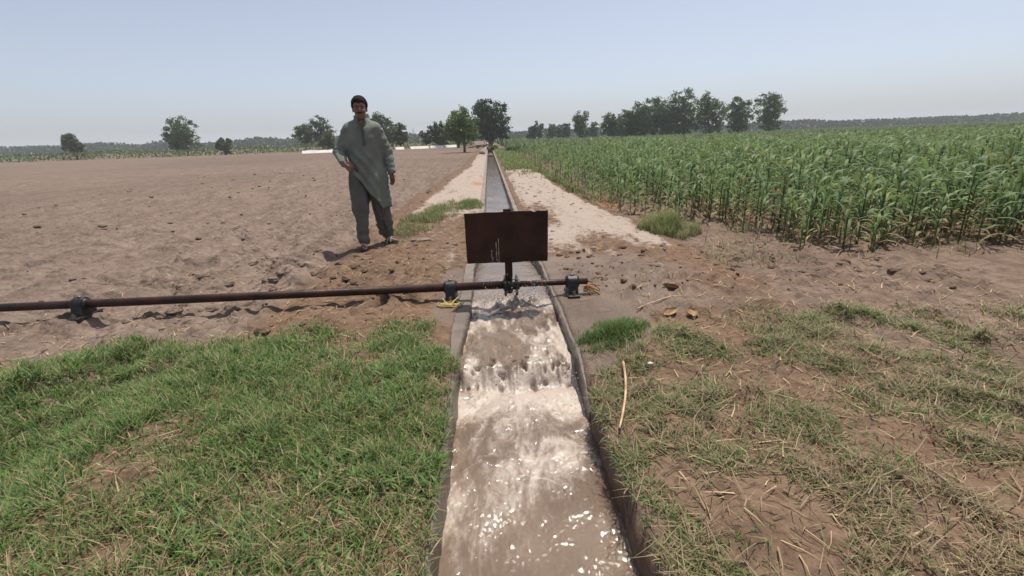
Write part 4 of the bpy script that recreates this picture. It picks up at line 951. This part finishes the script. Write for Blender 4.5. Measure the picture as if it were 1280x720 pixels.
# tunic
K = Field((-.44, -.34, .40), (.44, .34, 1.56), .009); X, Y, Z = K.grid()
zz = np.array([.40, .62, .85, 1.0, 1.15, 1.30, 1.42, 1.47, 1.52]); aa = np.array([.250, .240, .225, .206, .196, .198, .178, .130, .080]); bb = np.array([.190, .188, .178, .160, .146, .142, .120, .090, .075])
a_, b_ = np.interp(Z, zz, aa), np.interp(Z, zz, bb); th = np.arctan2(Y/b_, X/a_)
fold = .017*np.sin(th*7+3*fbm(Z, Z*0, 2.5, 2, 120))*sstep(1.15, .6, Z)+.016*fbm(X*1.3-Z*.8, Y*1.3, 7, 3, 121, z=Z*.5)
diag = .014*np.sin((Z*.8+X*1.1)*46+2.0*fbm(X, Z, 4, 2, 122))*sstep(.22, -.05, X)*sstep(1.25, .95, Z)*sstep(.3, -.05, Y)
K.F = (((np.sqrt((X/a_)**2+(Y/b_)**2)-1)*np.minimum(a_, b_))+fold+diag).astype(np.float32)
K.cone((.150, .01, 1.405), LE, .074, .064, .07); K.cone(LE, np.array(LW)+(0, 0, .01), .066, .050, .02)
K.cone((-.150, .01, 1.405), RE, .074, .064, .07); K.cone(RE, np.array(RW)+(-.01, .03, .005), .066, .050, .02)
sl = (np.abs(X) > .215); K.F += np.where(sl, .006*fbm(X*.5, Y*.5, 16, 3, 124, z=Z*1.6)+.0035*np.sin(Z*75+5*fbm(X, Y, 9, 2, 125, z=Z)), 0).astype(np.float32)
K.cone((-.21, -.15, 1.00), (.10, -.165, .57), .030, .022, .03)          # rolled edge of the lifted front
hem = np.clip(.50+(.13-X)*1.42, .485, 1.02)+.012*np.sin(th*9)
K.F = np.maximum(K.F, np.where((np.abs(X) < .235) | (Z < .845) | ((X < 0) & (Z < .96)), (hem-Z)*.6, -1)).astype(np.float32)
K.F = np.maximum(K.F, -np.sqrt((X/1.0)**2+((Y+.11)/1.0)**2+((Z-1.50)/1.6)**2)+.062).astype(np.float32)      # open neck
K.F = np.maximum(K.F, -(np.sqrt(X**2+(Y-.0)**2)-.060)*(Z > 1.44)-1.0*(Z <= 1.44)).astype(np.float32)
tun = link('tunic', K.mesh('tunic', M['kam']), man)
pk = MB()
for k in range(8):
    z = 1.445-.03*k; yb2 = -np.interp(z, zz, bb)-.012
    pk.box((.006, yb2, z), (.028, .010, .034))
link('button_placket', pk.mesh('button_placket', M['shal']), tun)
# trousers
T_ = Field((-.36, -.36, .03), (.36, .40, 1.06), .009); X, Y, Z = T_.grid()
T_.ell((0, .0, .86), (.178, .130, .20), .05)
for hip, kn, ft in (((-.095, -.01, .86), (-.122, -.10, .48), RF), ((.095, .01, .86), (.122, .06, .48), LF)):
    T_.cone(hip, kn, .120, .100, .05); T_.cone(kn, ft+np.array((0, .02, .085)), .100, .078, .03)
lx = np.where(X < 0, -.12, .12); an2 = np.arctan2(Y, X-lx)
T_.F += (.014*np.sin(an2*5+4*fbm(Z, X*0, 3, 2, 130))*sstep(1.0, .7, Z)+.012*fbm(X, Y, 6, 3, 131, z=Z*.6)+.007*np.sin(Z*60+an2*2+2*fbm(X, Y, 6, 2, 132))*sstep(.42, .15, Z)).astype(np.float32)
T_.F = np.maximum(T_.F, np.maximum(.062+.012*np.sin(an2*2)-Z, Z-1.02)).astype(np.float32)
link('trousers', T_.mesh('trousers', M['shal']), man)
# sandals
for ft, fd in ((RF, np.array((-.05, -1, 0))), (LF, np.array((.55, -.83, 0)))):
    fd = fd/np.linalg.norm(fd); sd2 = np.array((-fd[1], fd[0], 0)); out = []
    for t in np.linspace(0, 2*np.pi, 22, endpoint=False):
        a = math.cos(t); wv = .040+.010*a; out.append(ft+fd*(.075+.135*a)+sd2*wv*math.sin(t))
    out = np.array(out); n = len(out); v = np.vstack([out+(0, 0, .002), out+(0, 0, .020), ft+fd*.075+(0, 0, .002), ft+fd*.075+(0, 0, .020)])
    so = link('sandal', MB().add(v, [(j, (j+1) % n, n+(j+1) % n, n+j) for j in range(n)], [(2*n, (j+1) % n, j) for j in range(n)]+[(2*n+1, n+j, n+(j+1) % n) for j in range(n)]).mesh('sandal', M['sole']), man)
    for f0, f1 in ((.06, .13), (.13, .06)):
        a = np.linspace(-1, 1, 9); pts = np.array([ft+fd*(f0+(f1-f0)*(q+1)/2)+sd2*q*.042+np.array((0, 0, .020+.056*math.sqrt(max(0, 1-q*q)))) for q in a])
        sm = MB()
        w2 = fd*.017; vv = np.vstack([pts-w2, pts+w2, pts-w2+(0, 0, .005), pts+w2+(0, 0, .005)])
        qq = []
        for k in range(8): qq += [(18+k, 18+k+1, 27+k+1, 27+k), (k, 9+k, 9+k+1, k+1), (k, k+1, 18+k+1, 18+k), (9+k, 27+k, 27+k+1, 9+k+1)]
        link('strap', sm.add(vv, qq).mesh('strap', M['strap'], True), so)
# ------------------------------------------------------------------ haze
hm = bpy.data.materials.new('haze'); hm.use_nodes = True; ht = hm.node_tree; ht.nodes.clear()
ho = ht.nodes.new('ShaderNodeOutputMaterial'); pv = ht.nodes.new('ShaderNodeVolumePrincipled'); ht.links.new(pv.outputs[0], ho.inputs[1])
pv.inputs['Color'].default_value = (.86, .93, 1, 1); pv.inputs['Density'].default_value = .0006
m = MB(); m.box((0, 1200, 18), (5200, 5200, 40)); tag(link('haze', m.mesh('haze', hm)), 'thin pale dusty haze hanging over the fields', 'haze', kind='stuff')
print('objects', len(bpy.data.objects))
